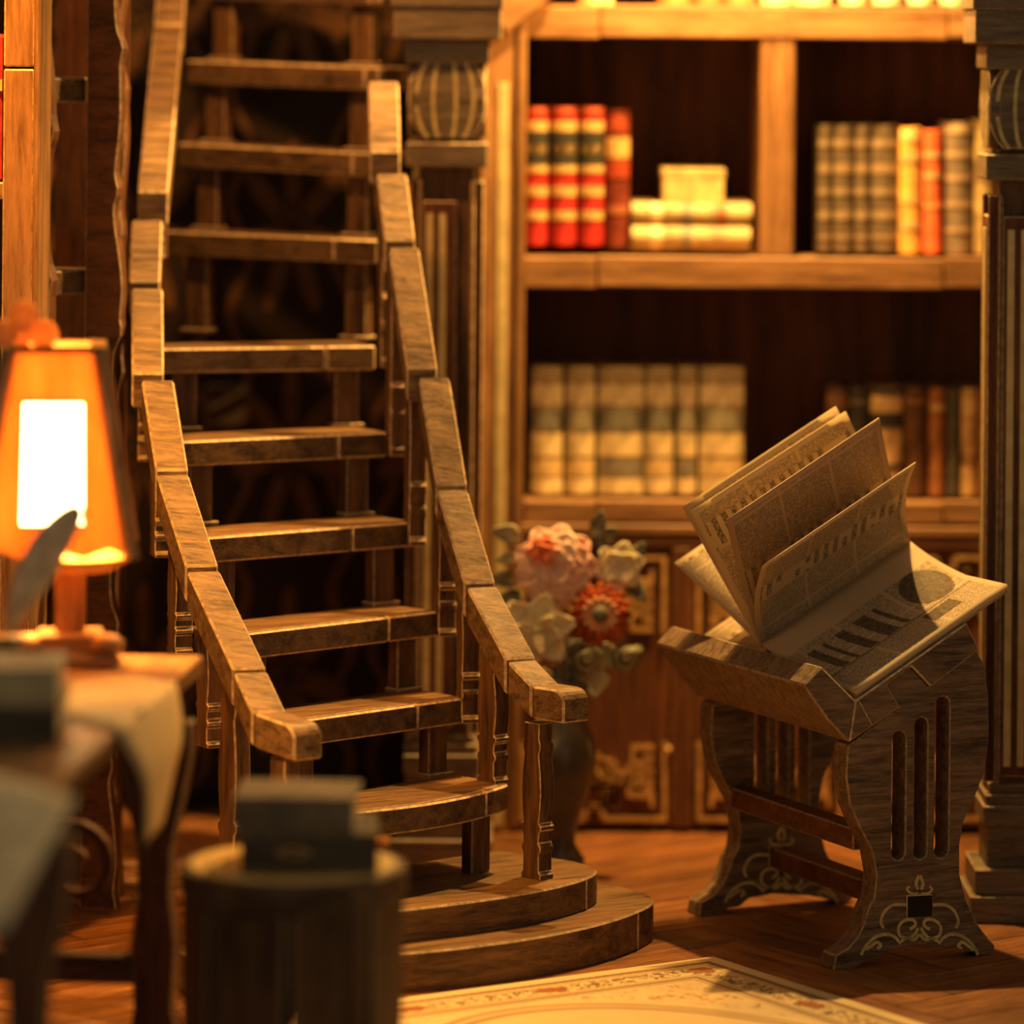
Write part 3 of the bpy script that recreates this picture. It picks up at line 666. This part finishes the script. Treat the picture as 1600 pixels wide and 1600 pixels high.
def petal(bm, c, u, v, nrm, ang, ln, wd, cup, tip=.6, base=0.0):
    """leaf or petal: curved lens shape"""
    d = u*math.cos(ang)+v*math.sin(ang); s_ = u*-math.sin(ang)+v*math.cos(ang); I, J = 7, 5; g_ = []
    for i in range(I):
        t = i/(I-1); w_ = wd*(math.sin(math.pi*(t**tip)*.93+.08)); row = []
        for j in range(J):
            k = (j/(J-1)-.5)*2; row.append(c+d*(base+ln*t)+s_*k*w_/2+nrm*(cup*(t*t)+.25*wd*k*k*.4))
        g_.append(row)
    join(bm, sheet(g_, .006)); return bm
def pq(x, y, off=0): return P(x, y, VZ-off)
fpx = sv
def tint2(name, a, b, sc=8):
    n = NT(name); return n.done(n.ramp(n.noise(n.coord(), sc, 4, .6, .8), (.4, a), (.62, b)), .6)
M['rose'] = tint2('rose_petals', (.84, .50, .42), (.94, .76, .64), 9); M['rose_in'] = tint2('rose_heart', (.75, .12, .04), (.85, .38, .2), 12)
M['lily'] = tint2('lily_petals', (.68, .62, .4), (.85, .8, .56), 6); M['daisy'] = tint2('daisy_petals', (.25, .035, .012), (.62, .14, .03), 16)
M['daisy_in'] = tint2('daisy_ring', (.62, .30, .16), (.78, .45, .28), 20); M['leafg'] = tint2('grey_leaf', (.07, .075, .055), (.34, .33, .22), 14); M['leafl'] = tint2('pale_leaf', (.3, .31, .2), (.55, .52, .32), 10)
u_, v_, n_ = X_, Z_, -Y_
# stems reach down into the vase
for x in (866, 880, 893):
    bm = bmesh.new(); a = pq(x, 1040); b = E((vc.x+(x-876)*sv*.4, vc.y, zv(1090)))
    hexa(bm, [b+E(q)*.008 for q in ((-1, -1, 0), (1, -1, 0), (1, 1, 0), (-1, 1, 0))], [a+E(q)*.008 for q in ((-1, -1, 0), (1, -1, 0), (1, 1, 0), (-1, 1, 0))]); mk('stem', bm, 'leafg', bq)
def flower(name, x, y, r, rings, centre=None, off=0.0):
    first = None
    for k, (num, l0, w0, cup, mat, ph, base) in enumerate(rings):
        bm = bmesh.new(); c = pq(x, y, off+.012*k)
        for q in range(num): petal(bm, c, u_, v_, n_, ph+2*math.pi*q/num, l0*r*sv, w0*r*sv, cup*r*sv, .62, base*r*sv)
        o = mk(name if first is None else 'petal_ring', bm, mat, first or bq, smooth=True); first = first or o
    if centre:
        c = pq(x, y, off+.05); R = centre[0]*r*sv; bm = bmesh.new(); bmesh.ops.create_uvsphere(bm, u_segments=14, v_segments=8, radius=R)
        for q in bm.verts: q.co = E((q.co.x, q.co.y*.5, q.co.z))+c
        mk('flower_centre', bm, centre[1], first, smooth=True)
    return first
# leaves first, behind
for x, y, a, l_, w_, mt in ((812, 838, 2.9, 38, 26, 'leafl'), (806, 870, 3.3, 26, 20, 'leafl'), (800, 905, 3.1, 30, 22, 'leafg'), (930, 835, 1.3, 34, 22, 'leafg'), (925, 850, .6, 40, 26, 'leafg'), (815, 925, 3.6, 40, 24, 'leafg'), (925, 880, -.6, 40, 30, 'leafg'), (985, 880, 1.0, 34, 24, 'leafg'), (860, 955, 4.6, 40, 30, 'leafg'), (880, 1000, 5.2, 44, 34, 'leafg'), (985, 905, -1.0, 34, 22, 'leafg'), (905, 1000, -1.7, 64, 44, 'leafg'), (930, 1015, -.5, 40, 34, 'leafl'), (880, 1040, -1.5, 46, 36, 'leafl'), (940, 1045, -1.9, 40, 30, 'leafl'), (850, 1045, 4.5, 40, 40, 'lily')):
    bm = bmesh.new(); petal(bm, pq(x, y, -.01), u_, v_, n_, a, l_*sv*1.15, w_*sv*1.2, .02); mk('leaf', bm, mt, bq, smooth=True)
flower('rose', 868, 884, 64, [(9, 1.02, 1.25, .0, 'rose', 0, 0), (8, .88, 1.15, .08, 'rose', .4, 0), (7, .68, .9, .1, 'rose', .9, 0), (5, .45, .6, .12, 'rose', .2, 0)], None, .02)
flower('rose_heart', 848, 862, 24, [(6, 1.0, 1.1, .1, 'rose_in', 0, 0), (4, .6, .6, .2, 'rose_in', .5, 0)], None, .07)
flower('yellow_bud_flower', 968, 885, 40, [(6, 1.0, 1.1, .1, 'lily', .3, 0), (4, .7, .8, .2, 'lily', .7, 0)], None, .0)
flower('daisy', 938, 960, 50, [(16, 1.0, .5, .0, 'daisy', 0, 0), (14, .8, .42, .05, 'daisy', .2, 0), (14, .58, .34, .08, 'daisy_in', .1, 0)], (.26, colmat((.16, .15, .12))), .06)
flower('lily', 838, 985, 58, [(6, 1.05, .95, .12, 'lily', .25, 0), (3, .6, .3, .4, 'lily', .8, 0)], (.07, colmat((.3, .3, .2))), .06)
for x, y, r in ((918, 1032, 26), (980, 1028, 28)):
    first = None
    for k in range(4):
        bm = bmesh.new(); petal(bm, pq(x-r*.7+k*4, y+r*.55-k*4, .03+.014*k), u_, v_, n_, .7, r*(1.9-.35*k)*sv, r*(1.5-.3*k)*sv, .02)
        o = mk('curled_leaf' if not first else 'leaf_fold', bm, 'leafg' if k % 2 == 0 else 'leafl', first or bq, smooth=True); first = first or o

# ================================================================== RUG
RC = G(1114, 1498, 0); r1 = (G(604, 1566, 0)-RC).normalized(); r2 = (G(1456, 1600, 0)-RC); r2 = (r2-r1*r2.dot(r1)).normalized()
bm = bmesh.new(); uvl = bm.loops.layers.uv.new('UVMap'); RL, RW = 2.1, 2.6
co = [(0, 0), (RL, 0), (RL, RW), (0, RW)]
vsb = [bm.verts.new(RC+r1*a+r2*b+Z_*.001) for a, b in co]; vst = [bm.verts.new(RC+r1*a+r2*b+Z_*.008) for a, b in co]
f = bm.faces.new(vst)
for l, q in zip(f.loops, co): l[uvl].uv = q
bm.faces.new(vsb[::-1])
for i in range(4): bm.faces.new((vsb[i], vsb[(i+1) % 4], vst[(i+1) % 4], vst[i]))
n = NT('printed_rug'); uv = n.coord('UV'); a, b, _ = n.sep(uv)[0:3]
a2 = n.M('MINIMUM', a, n.M('SUBTRACT', RL, a)); b2 = n.M('MINIMUM', b, n.M('SUBTRACT', RW, b)); d = n.M('MINIMUM', a2, b2); lo = n.M('MAXIMUM', a2, b2)
rope = n.M('MULTIPLY', n.M('MAXIMUM', n.step(d, .056, .086), n.step(d, .230, .252)), n.M('ADD', .5, n.M('MULTIPLY', n.M('GREATER_THAN', n.M('FRACT', n.M('MULTIPLY', n.M('ADD', a, b), 30)), .35), .5)))
thin = n.M('MAXIMUM', n.step(d, .096, .106), n.M('MAXIMUM', n.step(d, .210, .220), n.step(d, .262, .272)))
cc = n.M('ABSOLUTE', n.M('SUBTRACT', n.M('FRACT', n.M('ADD', n.M('DIVIDE', n.M('SUBTRACT', lo, .155), .62), .5)), .5))
ex = n.M('DIVIDE', n.M('MULTIPLY', cc, .62), .06); ey = n.M('DIVIDE', n.M('SUBTRACT', d, .155), .034)
med = n.M('LESS_THAN', n.M('ADD', n.M('MULTIPLY', ex, ex), n.M('MULTIPLY', ey, ey)), 1.0)
orn = n.M('MULTIPLY', n.step(d, .115, .2), n.M('GREATER_THAN', n.noise(n.mapping(uv, (22, 22, 1)), 1.6, 3, .6, 1.2), .51))
ca, cb_ = n.M('SUBTRACT', a, RL/2), n.M('SUBTRACT', b, RW/2)
er = n.M('SQRT', n.M('ADD', n.M('POWER', n.M('DIVIDE', ca, .74), 2.0), n.M('POWER', n.M('DIVIDE', cb_, .98), 2.0)))
ring = n.M('MAXIMUM', n.step(er, .98, 1.0), n.step(er, .92, .945))
inner = n.M('MULTIPLY', n.M('MULTIPLY', n.step(d, .29, .52), n.M('GREATER_THAN', er, 1.08)), n.M('GREATER_THAN', n.noise(n.mapping(uv, (16, 16, 1)), 1.5, 4, .65, 1.0), .57))
tone = n.noise(n.mapping(uv, (3, 3, 1)), 2, 4)
col = n.mix(tone, (.50, .39, .21, 1), (.60, .48, .27, 1))
col = n.mix(n.M('MULTIPLY', inner, .9), col, (.28, .14, .05, 1)); col = n.mix(n.M('MULTIPLY', orn, .95), col, (.12, .07, .03, 1))
col = n.mix(n.M('MULTIPLY', n.M('ADD', rope, n.M('MULTIPLY', thin, .6)), .95, clamp=True), col, (.11, .045, .015, 1)); col = n.mix(n.M('MULTIPLY', ring, .95), col, (.15, .06, .02, 1)); col = n.mix(n.M('MULTIPLY', med, .9), col, (.24, .07, .02, 1))
M['rug'] = n.done(col, .7, .2)
tag(mk('rug', bm, 'rug', loc=RC), 'cream printed rug with brown ornamental border on the parquet', 'rug')

# ================================================================== STOOL + STACK
SZ = 12.4; sc_ = P(458, 1350, SZ); top = sc_.z; sc0 = E((sc_.x, SZ, 0)); RS = .33
stool = thing('stool', sc0, 'round barrel-shaped wooden stool with a printed top in the foreground', 'stool')
mk('seat', lathe([(RS*.96, top-.085), (RS, top-.075), (RS, top-.01), (RS*.985, top)], sc0, 48), 'walnut_x', stool)
n = NT('printed_disc'); x, y, _ = n.sep(n.coord())[0:3]; r = n.M('SQRT', n.M('ADD', n.M('MULTIPLY', x, x), n.M('MULTIPLY', y, y)))
msk = n.M('MAXIMUM', n.step(r, .24, .25), n.M('MAXIMUM', n.step(r, .18, .21), n.M('MULTIPLY', n.step(r, .05, .17), n.M('GREATER_THAN', n.noise(n.coord(), 24, 3), .55))))
M['disc'] = n.done(n.mix(n.M('MULTIPLY', msk, .6), (.62, .44, .17, 1), (.14, .08, .03, 1)), .6)
mk('printed_top', lathe([(.30, top), (.30, top+.004)], sc0, 48), 'disc', stool)
NS = 8
mk('apron', lathe([(RS*.86, top-.2), (RS*.9, top-.19), (RS*.93, top-.085)], sc0, 40), 'walnut_x', stool)
for k in range(NS):
    a = 2*math.pi*(k+.52)/NS; d = E((math.cos(a), math.sin(a), 0)); u = E((-d.y, d.x, 0)); hw = RS*.335
    o = sc0+d*(RS*.80)
    out = [(-hw*.55, 0), (-hw*.62, .12), (-hw*.9, .3), (-hw, .55), (-hw*.98, top-.088), (hw*.98, top-.088), (hw, .55), (hw*.9, .3), (hw*.62, .12), (hw*.55, 0), (hw*.2, .05), (hw*.16, .22), (-hw*.16, .22), (-hw*.2, .05)]
    mk('leg_panel', plate(out, [], o, u, Z_, d*.04, .005), ['walnut', 'edge2'], stool)
M['bk1'] = plain('worn_grey_cover', (.16, .125, .085), .6, .35, 7); M['bk2'] = plain('dark_cover', (.055, .042, .032), .5, .4, 7)
def flatbook(name, x0, x1, y0, y1, z0, z1, rotz, cov, label, cat, group, spine=True):
    c = E(((x0+x1)/2, (y0+y1)/2, z0)); r = thing(name, c, label, cat, group); r.rotation_euler = (0, 0, rotz)
    t = .014
    a = box(x0, x1, y0, y1, z0, z0+t, .003); b = box(x0, x1, y0, y1, z1-t, z1, .003)
    mk('cover', a, [cov, 'edge2'], r); mk('cover', b, [cov, 'edge2'], r)
    if spine: mk('spine', box(x0, x1, y0, y0+t, z0+t, z1-t, .003), [cov, cov], r)
    mk('page_block', box(x0+.012, x1-.012, y0+t, y1-.012, z0+t, z1-t, 0), 'page', r)
    return r
kx = SZ/F
zt = top+.004
b1 = flatbook('stacked_book', (388-800)*kx, (600-800)*kx, SZ-.17, SZ+.17, zt, zt+.115, .05, 'bk2', 'thick dark closed book lying on the round stool top', 'book', 'books stacked on the stool')
e_ = bmesh.new(); ribbon(e_, [(-.05, 0), (-.02, .012), (.02, .012), (.05, 0), (.02, -.012), (-.02, -.012), (-.05, 0)], .008, E(((470-800)*kx, SZ-.17-.001, zt+.062)), X_, Z_, -Y_*.003)
mk('gilt_emblem', e_, 'fret', b1)
flatbook('stacked_book', (382-800)*kx, (570-800)*kx, SZ-.15, SZ+.15, zt+.115, zt+.215, -.04, 'bk1', 'grey brown closed book on top of the dark book on the stool', 'book', 'books stacked on the stool')

# ================================================================== DESK
DZ = 1.25
BR = G(318, 1024, DZ); FR = G(84, 1226, DZ); du = (BR-FR).normalized(); dl = E((-du.y, du.x, 0)); dl = dl if dl.x < 0 else -dl
DEP = (BR-FR).length; WID = 1.9
desk = thing('writing_desk', E((FR.x, FR.y, 0))+du*DEP/2+dl*WID/2, 'wooden writing desk with carved legs under the glowing lamp', 'desk')
ft = FR+dl*WID/2+du*DEP/2
M['deskw'] = wood('desk_wood', (.12, .055, .02), (.32, .16, .065), 'y', .4, .8, .5)
mk('desk_top', obox(ft, du, dl, DEP/2, WID/2, DZ-.06, DZ, .008), ['deskw', 'deskw'], desk)
mk('apron', obox(ft, du, dl, DEP/2-.12, WID/2-.1, DZ-.16, DZ-.061, .006), ['red_x', 'edge2'], desk)
lgp = [(-.11, DZ-.165), (.11, DZ-.165), (.115, 1.0), (.09, .85), (.055, .7), (.05, .55), (.07, .4), (.06, .2), (.085, .08), (.085, 0), (-.085, 0), (-.08, .08), (-.06, .2), (-.07, .4), (-.05, .55), (-.055, .7), (-.09, .85), (-.115, 1.0)]
for s in (.14, DEP-.3):
    for t in (.1, WID-.18):
        o = FR+du*s+dl*t; o.z = 0
        mk('leg', plate(lgp, [], o, -dl, Z_, du*.1, .006), ['red', 'edge2'], desk)
for s_ in (.19, DEP-.25):
    o = FR+dl*WID/2+du*s_; mk('stretcher', obox(o, dl, du, WID/2-.13, .035, .27, .36, .005), ['red_x', 'edge2'], desk)
for s_ in (.19, DEP-.25):                              # scroll brackets between leg and stretcher
    for t0, sg in ((.36, 1), (WID-.42, -1)):
        o = FR+du*s_; o.z = 0; bm = bmesh.new()
        sp = [(t0+sg*(.15*math.cos(t)*(1-.09*t)), .62+.15*math.sin(t)*(1-.09*t)) for t in [q*.35 for q in range(26)]]
        pts = [tuple(q) for q in catmull([(t0-sg*.1, .98), (t0+sg*.12, .86), (t0+sg*.16, .72), (t0+sg*.15, .625)], 5)]+sp[1:]
        ribbon(bm, pts, .03, o, dl, Z_, du*.05); mk('scroll_bracket', bm, 'red', desk)
# ---- lamp
LPZ = 13.3; lc = P(92, 1045, LPZ); lc.z = DZ; kl = LPZ/F
lmp = thing('table_lamp', lc, 'glowing table lamp with a four-sided orange shade and clover finial', 'lamp')
n = NT('amber_shade'); cfac = n.noise(n.mapping(n.coord(), (9, 9, 1.5)), 2, 3)
colr = n.ramp(cfac, (.3, (.75, .38, .10)), (.7, (.92, .58, .22))); n.done(colr, .6)
tr = n.n.new('ShaderNodeBsdfTranslucent'); n.t.links.new(colr, tr.inputs[0]); mx = n.n.new('ShaderNodeMixShader'); mx.inputs[0].default_value = .3
n.t.links.new(n.b.outputs[0], mx.inputs[1]); n.t.links.new(tr.outputs[0], mx.inputs[2]); n.t.links.new(mx.outputs[0], n.n['Material Output'].inputs[0]); M['amber'] = n.m
n = NT('lit_diffuser'); n.b.inputs['Emission Color'].default_value = (1, .72, .28, 1); n.b.inputs['Emission Strength'].default_value = 14; M['glow'] = n.done((1, .8, .5, 1), .5)
kz = lambda y: P(92, y, LPZ).z
yaw = math.radians(5); Rz = Matrix.Rotation(yaw, 3, 'Z')
zt_, zb_ = kz(548), kz(862); rt, rb2 = 70*kl, 122*kl; sc2 = lc.copy()
cx_ = P(82, 700, LPZ).x; ctr = E((cx_, LPZ+.05, 0))
for k in range(4):
    Rk = Rz @ Matrix.Rotation(math.radians(90*k), 3, 'Z'); u = Rk @ X_; nr = Rk @ -Y_
    pb = ctr+nr*rb2; pt = ctr+nr*rt; pb.z = zb_; pt.z = zt_; v = (pt-pb); hl = v.length; v.normalize()
    out = [(-rb2, 0), (-rb2*.72, .03), (-rb2*.4, .0), (0, .035), (rb2*.4, 0), (rb2*.72, .03), (rb2, 0), (rt, hl), (-rt, hl)]
    ww, w0, w1 = 46*kl, 52*kl, 240*kl
    win = [(-ww*1.05, w0), (ww*1.05, w0), (ww, w1), (-ww, w1)]
    nn = u.cross(v).normalized(); nn = nn if nn.dot(nr) > 0 else -nn
    pn = mk('shade_panel', plate(out, [win] if k % 2 == 0 else [], pb, u, v, nn*.008, 0), 'amber', lmp)
    if k % 2 == 0: mk('shade_window', prism(bmesh.new(), [pb+u*a+v*b-nn*.004 for a, b in [(-ww*1.1, w0-.01), (ww*1.1, w0-.01), (ww*1.06, w1+.01), (-ww*1.06, w1+.01)]], -nn*.003), 'glow', pn)
    bm = bmesh.new(); e0 = pb+u*rb2; e1 = pt+u*rt
    dx = (nr+u).normalized()*.02; dy = (nr-u).normalized()*.02
    hexa(bm, [e0-dx-dy, e0+dx-dy, e0+dx+dy, e0-dx+dy], [e1-dx-dy, e1+dx-dy, e1+dx+dy, e1-dx+dy]); mk('shade_frame', bevel(bm, .004), ['case_z', 'edge2'], lmp)
for k in range(4):
    Rk = Rz @ Matrix.Rotation(math.radians(90*k), 3, 'Z')
    mk('cap_bar', obox(E((cx_, LPZ+.05, 0))+(Rk @ -Y_)*(rt-.005), Rk @ X_, Rk @ Y_, rt+(.02 if k % 2 == 0 else -.03), .024, zt_, zt_+.02, .004), ['case', 'case'], lmp)
fo2 = E((P(40, 560, LPZ).x, LPZ-.08, zt_+.02)); cl = []
for ca_, cy_, r_ in ((.0, .095, .045), (-.062, .035, .045), (.062, .035, .045)):
    bm = plate([(ca_+r_*math.cos(t), cy_+r_*math.sin(t)) for t in [2*math.pi*q/14 for q in range(14)]], [], fo2, X_, Z_, Y_*.03, .004); cl.append(bm)
bm = cl[0]; join(bm, cl[1]); join(bm, cl[2]); box(fo2.x-.02, fo2.x+.02, fo2.y, fo2.y+.03, fo2.z, fo2.z+.06, 0, bm); mk('clover_finial', bm, ['amber', 'amber'], lmp)
mk('shade_bottom_ring', lathe([(.02, kz(884)), (.09, kz(880)), (.16, kz(862)), (.165, kz(856)), (.09, kz(872))], E((P(132, 870, LPZ).x, LPZ-.16, 0)), 28), 'amber', lmp, smooth=True)  # added translucent ring standing in for the shade's lit lower edge
st_c = E((P(110, 950, LPZ).x, LPZ, 0))
mk('lamp_stem', obox(st_c, Rz @ X_, Rz @ Y_, .045, .045, DZ+.09, kz(862), .006), ['case_z', 'case_z'], lmp)
mk('lamp_base', obox(st_c, Rz @ X_, Rz @ Y_, .15, .12, DZ, DZ+.04, .006), ['case', 'edge2'], lmp)
mk('base_block', obox(st_c, Rz @ X_, Rz @ Y_, .10, .09, DZ+.04, DZ+.10, .006), ['case', 'edge2'], lmp)
for q in ((-.12, -.07), (.12, -.07)): mk('base_scroll', lathe([(.02, DZ+.041), (.05, DZ+.05), (.055, DZ+.08), (.03, DZ+.1), (.005, DZ+.102)], st_c+E((q[0], q[1], 0)), 16), 'case', lmp, smooth=True)
lamp('lamp_bulb', 'POINT', (cx_, LPZ+.05, (zt_+zb_)/2), (1, .53, .12), 130, .06)
# ---- inkwell, quill, books, scroll, map
QZ = 12.6; ic = P(8, 1040, QZ); ic.z = DZ
ink = thing('inkwell', ic, 'dark squat inkwell beside the lamp foot holding a quill', 'inkwell')
mk('ink_body', lathe([(.10, DZ), (.115, DZ+.02), (.11, DZ+.09), (.06, DZ+.12), (.045, DZ+.13), (.045, DZ+.16), (.058, DZ+.165), (.058, DZ+.18), (.035, DZ+.182)], ic, 24), 'vase', ink, smooth=True)
q0, q1, q2, q3 = P(8, 1000, QZ), P(40, 925, QZ), P(80, 850, QZ), P(124, 792, QZ)
ax_ = catmull([q0, q1, q2, q3], 6); gr = []
for i, p in enumerate(ax_):
    t = i/(len(ax_)-1); w_ = .004+.052*math.sin(math.pi*min(1, max(0, (t-.12)/.9)))**.7 if t > .12 else .004
    d = (ax_[min(i+1, len(ax_)-1)]-ax_[max(i-1, 0)]).normalized(); s_ = d.cross(Y_).normalized()
    gr.append([p+s_*w_*k+Y_*(-.012*(1-abs(k))) for k in (-1, -.5, 0, .5, 1)])
qo = thing('quill_pen', q0, 'grey feather quill leaning out of the inkwell in front of the lamp', 'quill')
mk('feather_vane', sheet(gr, .004), colmat((.6, .5, .38)), qo, smooth=True)
bm = bmesh.new()
for a, b in zip(ax_, ax_[1:]):
    nb = bmesh.new(); hexa(nb, [a+E(q)*.006 for q in ((-1, -2.5, 0), (1, -2.5, 0), (1, 0, 0), (-1, 0, 0))], [b+E(q)*.006 for q in ((-1, -2.5, 0), (1, -2.5, 0), (1, 0, 0), (-1, 0, 0))]); join(bm, nb)
mk('shaft', bm, colmat((.5, .42, .28)), qo)
kb = 11.75/F
M['bk3'] = plain('olive_cover', (.36, .32, .2), .55, .2, 6); M['bk4'] = plain('black_cover', (.05, .045, .035), .5, .3, 6)
xr = (100-800)*kb
flatbook('desk_book', xr-.72, xr, 11.75, 12.1, DZ, DZ+.105, .0, 'bk4', 'black book lying on the desk under the olive one', 'book', 'books stacked on the desk')
flatbook('desk_book', xr-.70, xr-.004, 11.76, 12.09, DZ+.105, DZ+.21, .0, 'bk3', 'olive green book lying on the black one on the desk', 'book', 'books stacked on the desk')
n = NT('scroll_paper'); uv = n.coord('UV'); u, v, _ = n.sep(uv)[0:3]
lines = n.M('MULTIPLY', n.M('GREATER_THAN', n.M('FRACT', n.M('MULTIPLY', v, 9)), .6), n.M('GREATER_THAN', n.noise(n.mapping(uv, (30, 9, 1)), 1.2, 2), .52))
dx_, dy_ = n.M('SUBTRACT', u, .52), n.M('SUBTRACT', v, .62)
sp_ = n.M('LESS_THAN', n.M('ADD', n.M('MULTIPLY', dx_, dx_), n.M('MULTIPLY', n.M('MULTIPLY', dy_, dy_), .35)), .0018)
M['scroll'] = n.done(n.mix(n.M('MAXIMUM', n.M('MULTIPLY', n.M('MULTIPLY', lines, n.step(u, .03, .42)), .45), n.M('MULTIPLY', sp_, .8)), (.68, .52, .28, 1), (.09, .06, .03, 1)), .65)
zt2 = DZ+.005
sec = [(G(112, 1066, zt2), G(96, 1118, zt2)), (G(160, 1062, zt2), G(126, 1126, zt2)), (G(215, 1060, zt2), G(158, 1136, zt2)), (G(256, 1066, zt2), G(180, 1142, zt2))]
e1, e2 = sec[-1]; R0 = E((-dl.x, -dl.y, 0))
def edge_pt(p, out, z): 
    s = (p-FR).dot(du); q = FR+du*s+R0*out; return E((q.x, q.y, z))
sec += [(edge_pt(e1, .018, DZ-.01), edge_pt(e2, .018, DZ-.015)), (edge_pt(e1-du*.08, .05, DZ-.14), edge_pt(e2+du*.10, .05, DZ-.12)), (edge_pt(e1-du*.2, .045, DZ-.24), edge_pt(e2+du*.22, .05, DZ-.22)), (edge_pt(e1-du*.30, .03, DZ-.37), edge_pt(e2+du*.30, .035, DZ-.37))]
fa = catmull([s[0] for s in sec], 5); ne = catmull([s[1] for s in sec], 5)
grid = [[a.lerp(b, j/6) for j in range(7)] for a, b in zip(fa, ne)]
tag(mk('parchment_scroll', sheet(grid, .005), 'scroll', loc=(BR.x, BR.y, DZ), smooth=True), 'cream parchment strip hanging over the desk edge beneath the lamp', 'parchment')
n = NT('map_paper'); uv = n.coord('UV'); u, v, _ = n.sep(uv)[0:3]
bl = n.M('MULTIPLY', n.M('GREATER_THAN', n.noise(n.mapping(uv, (5, 5, 1)), 1.2, 4), .53), n.M('MULTIPLY', n.step(u, .06, .9), n.step(v, .06, .94)))
M['map'] = n.done(n.mix(n.M('MULTIPLY', bl, .4), (.60, .56, .40, 1), (.26, .22, .11, 1)), .7)
c = [G(-200, 1195, 1.268), G(118, 1246, 1.262), G(6, 1452, 1.10), G(-320, 1400, 1.15)]
grid = []
for i in range(9):
    t = i/8; grid.append([c[0].lerp(c[3], t).lerp(c[1].lerp(c[2], t), s/8)+Z_*(.03*math.sin(math.pi*s/8)*(1-t)) for s in range(9)])
tag(mk('map_sheet', sheet(grid, .005), 'map', loc=c[1], smooth=True), 'pale green-grey map sheet drooping off the near desk corner', 'map')

# ================================================================== LEFT SIDE: SHELF UPRIGHT AND LADDER
LBZ = 15.0
lbk = thing('tall_bookcase', (P(-60, 600, LBZ).x, LBZ+.2, 0), 'tall orange-lit bookcase with a jointed upright at the left edge', 'bookcase')
fl_z = 0
xa, xb = P(4, 300, LBZ).x, P(52, 300, LBZ).x
zj = P(30, 106, LBZ).z
mk('upright', box(xa, xb, LBZ, LBZ+.35, 0, zj-.004, .006), ['case_z', 'edge'], lbk)
mk('upright', box(xa, xb, LBZ, LBZ+.35, zj+.004, 4.2, .006), ['case_z', 'edge'], lbk)
mk('edge_bead', box(xb, xb+.022, LBZ-.02, LBZ+.35, 0, 4.2, .006), ['case_z', 'case_z'], lbk)
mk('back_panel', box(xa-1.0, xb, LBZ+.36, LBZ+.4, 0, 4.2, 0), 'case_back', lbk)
for z in (.9, 1.75, 2.62, 3.5): mk('shelf', box(xa-1.0, xa, LBZ+.02, LBZ+.36, z, z+.06, .005), ['case', 'edge'], lbk)
for k in range(1):
    x1 = xa-.012-k*.085; r = thing('book', (x1-.04, LBZ+.3, 2.68), ['crimson book beside the orange-lit upright at the left edge'][0], 'book', None)
    mk('cover', box(x1-.08, x1, LBZ+.06, LBZ+.33, 2.68, 3.2, .012), [colmat((.5, .05, .05)), colmat((.5, .05, .05))], r); mk('spine_band', box(x1-.081, x1+.001, LBZ+.055, LBZ+.07, 3.0, 3.04, 0), colmat(GOLD), r)
ldr = thing('library_ladder', (P(150, 600, 15.6).x, 15.7, 0), 'dark wooden steps with wavy cut side boards between lamp and staircase', 'ladder')
def wavy(xc, w_, Z, run, thick, mats, ph=0, amp=.02, zt=4.2):
    o = E((P(xc, 400, Z).x, Z, 0)); run = run.normalized(); ac = E((run.y, -run.x, 0)); pts = []
    zs = [k*.03 for k in range(int(zt/.03)+1)]
    f_ = lambda z: w_+amp*math.sin(z*9+ph)*(.4+.6*abs(math.sin(z*2.1+ph)))+amp*.9*max(0, math.cos((z*1.9+ph)*2*math.pi))**8
    return mk('side_board', plate([(f_(z), z) for z in zs]+[(-w_, z) for z in zs[::-1]], [], o, run, Z_, ac*thick, .005), mats, ldr)
wavy(166, .062, 15.75, E((.97, -.22, 0)), .06, ['red_x', 'edge'])
wavy(186, .03, 15.95, E((.95, -.3, 0)), .05, ['red', 'edge'], 1.3, .014)
wavy(72, .03, 15.55, E((.9, -.4, 0)), .05, ['red', 'edge'], .6, .018)
for y in (105, 405, 705, 985):
    a, b = P(80, y+34, 15.55), P(147, y, 15.8); d = b-a; z1 = (a.z+b.z)/2
    hd = E((d.x, d.y, 0)).normalized(); bk = E((-hd.y, hd.x, 0)); q = [a, b, b+bk*.3, a+bk*.3]
    bm = hexa(bmesh.new(), [E((p.x, p.y, z1-.09)) for p in q], [E((p.x, p.y, z1)) for p in q]); mk('ladder_step', bevel(bm, .006), ['walnut_x', 'edge2'], ldr)
mk('back_board', box(P(84, 300, 16.2).x, P(196, 300, 16.2).x, 16.25, 16.3, 0, 4.2, 0), 'red', ldr)
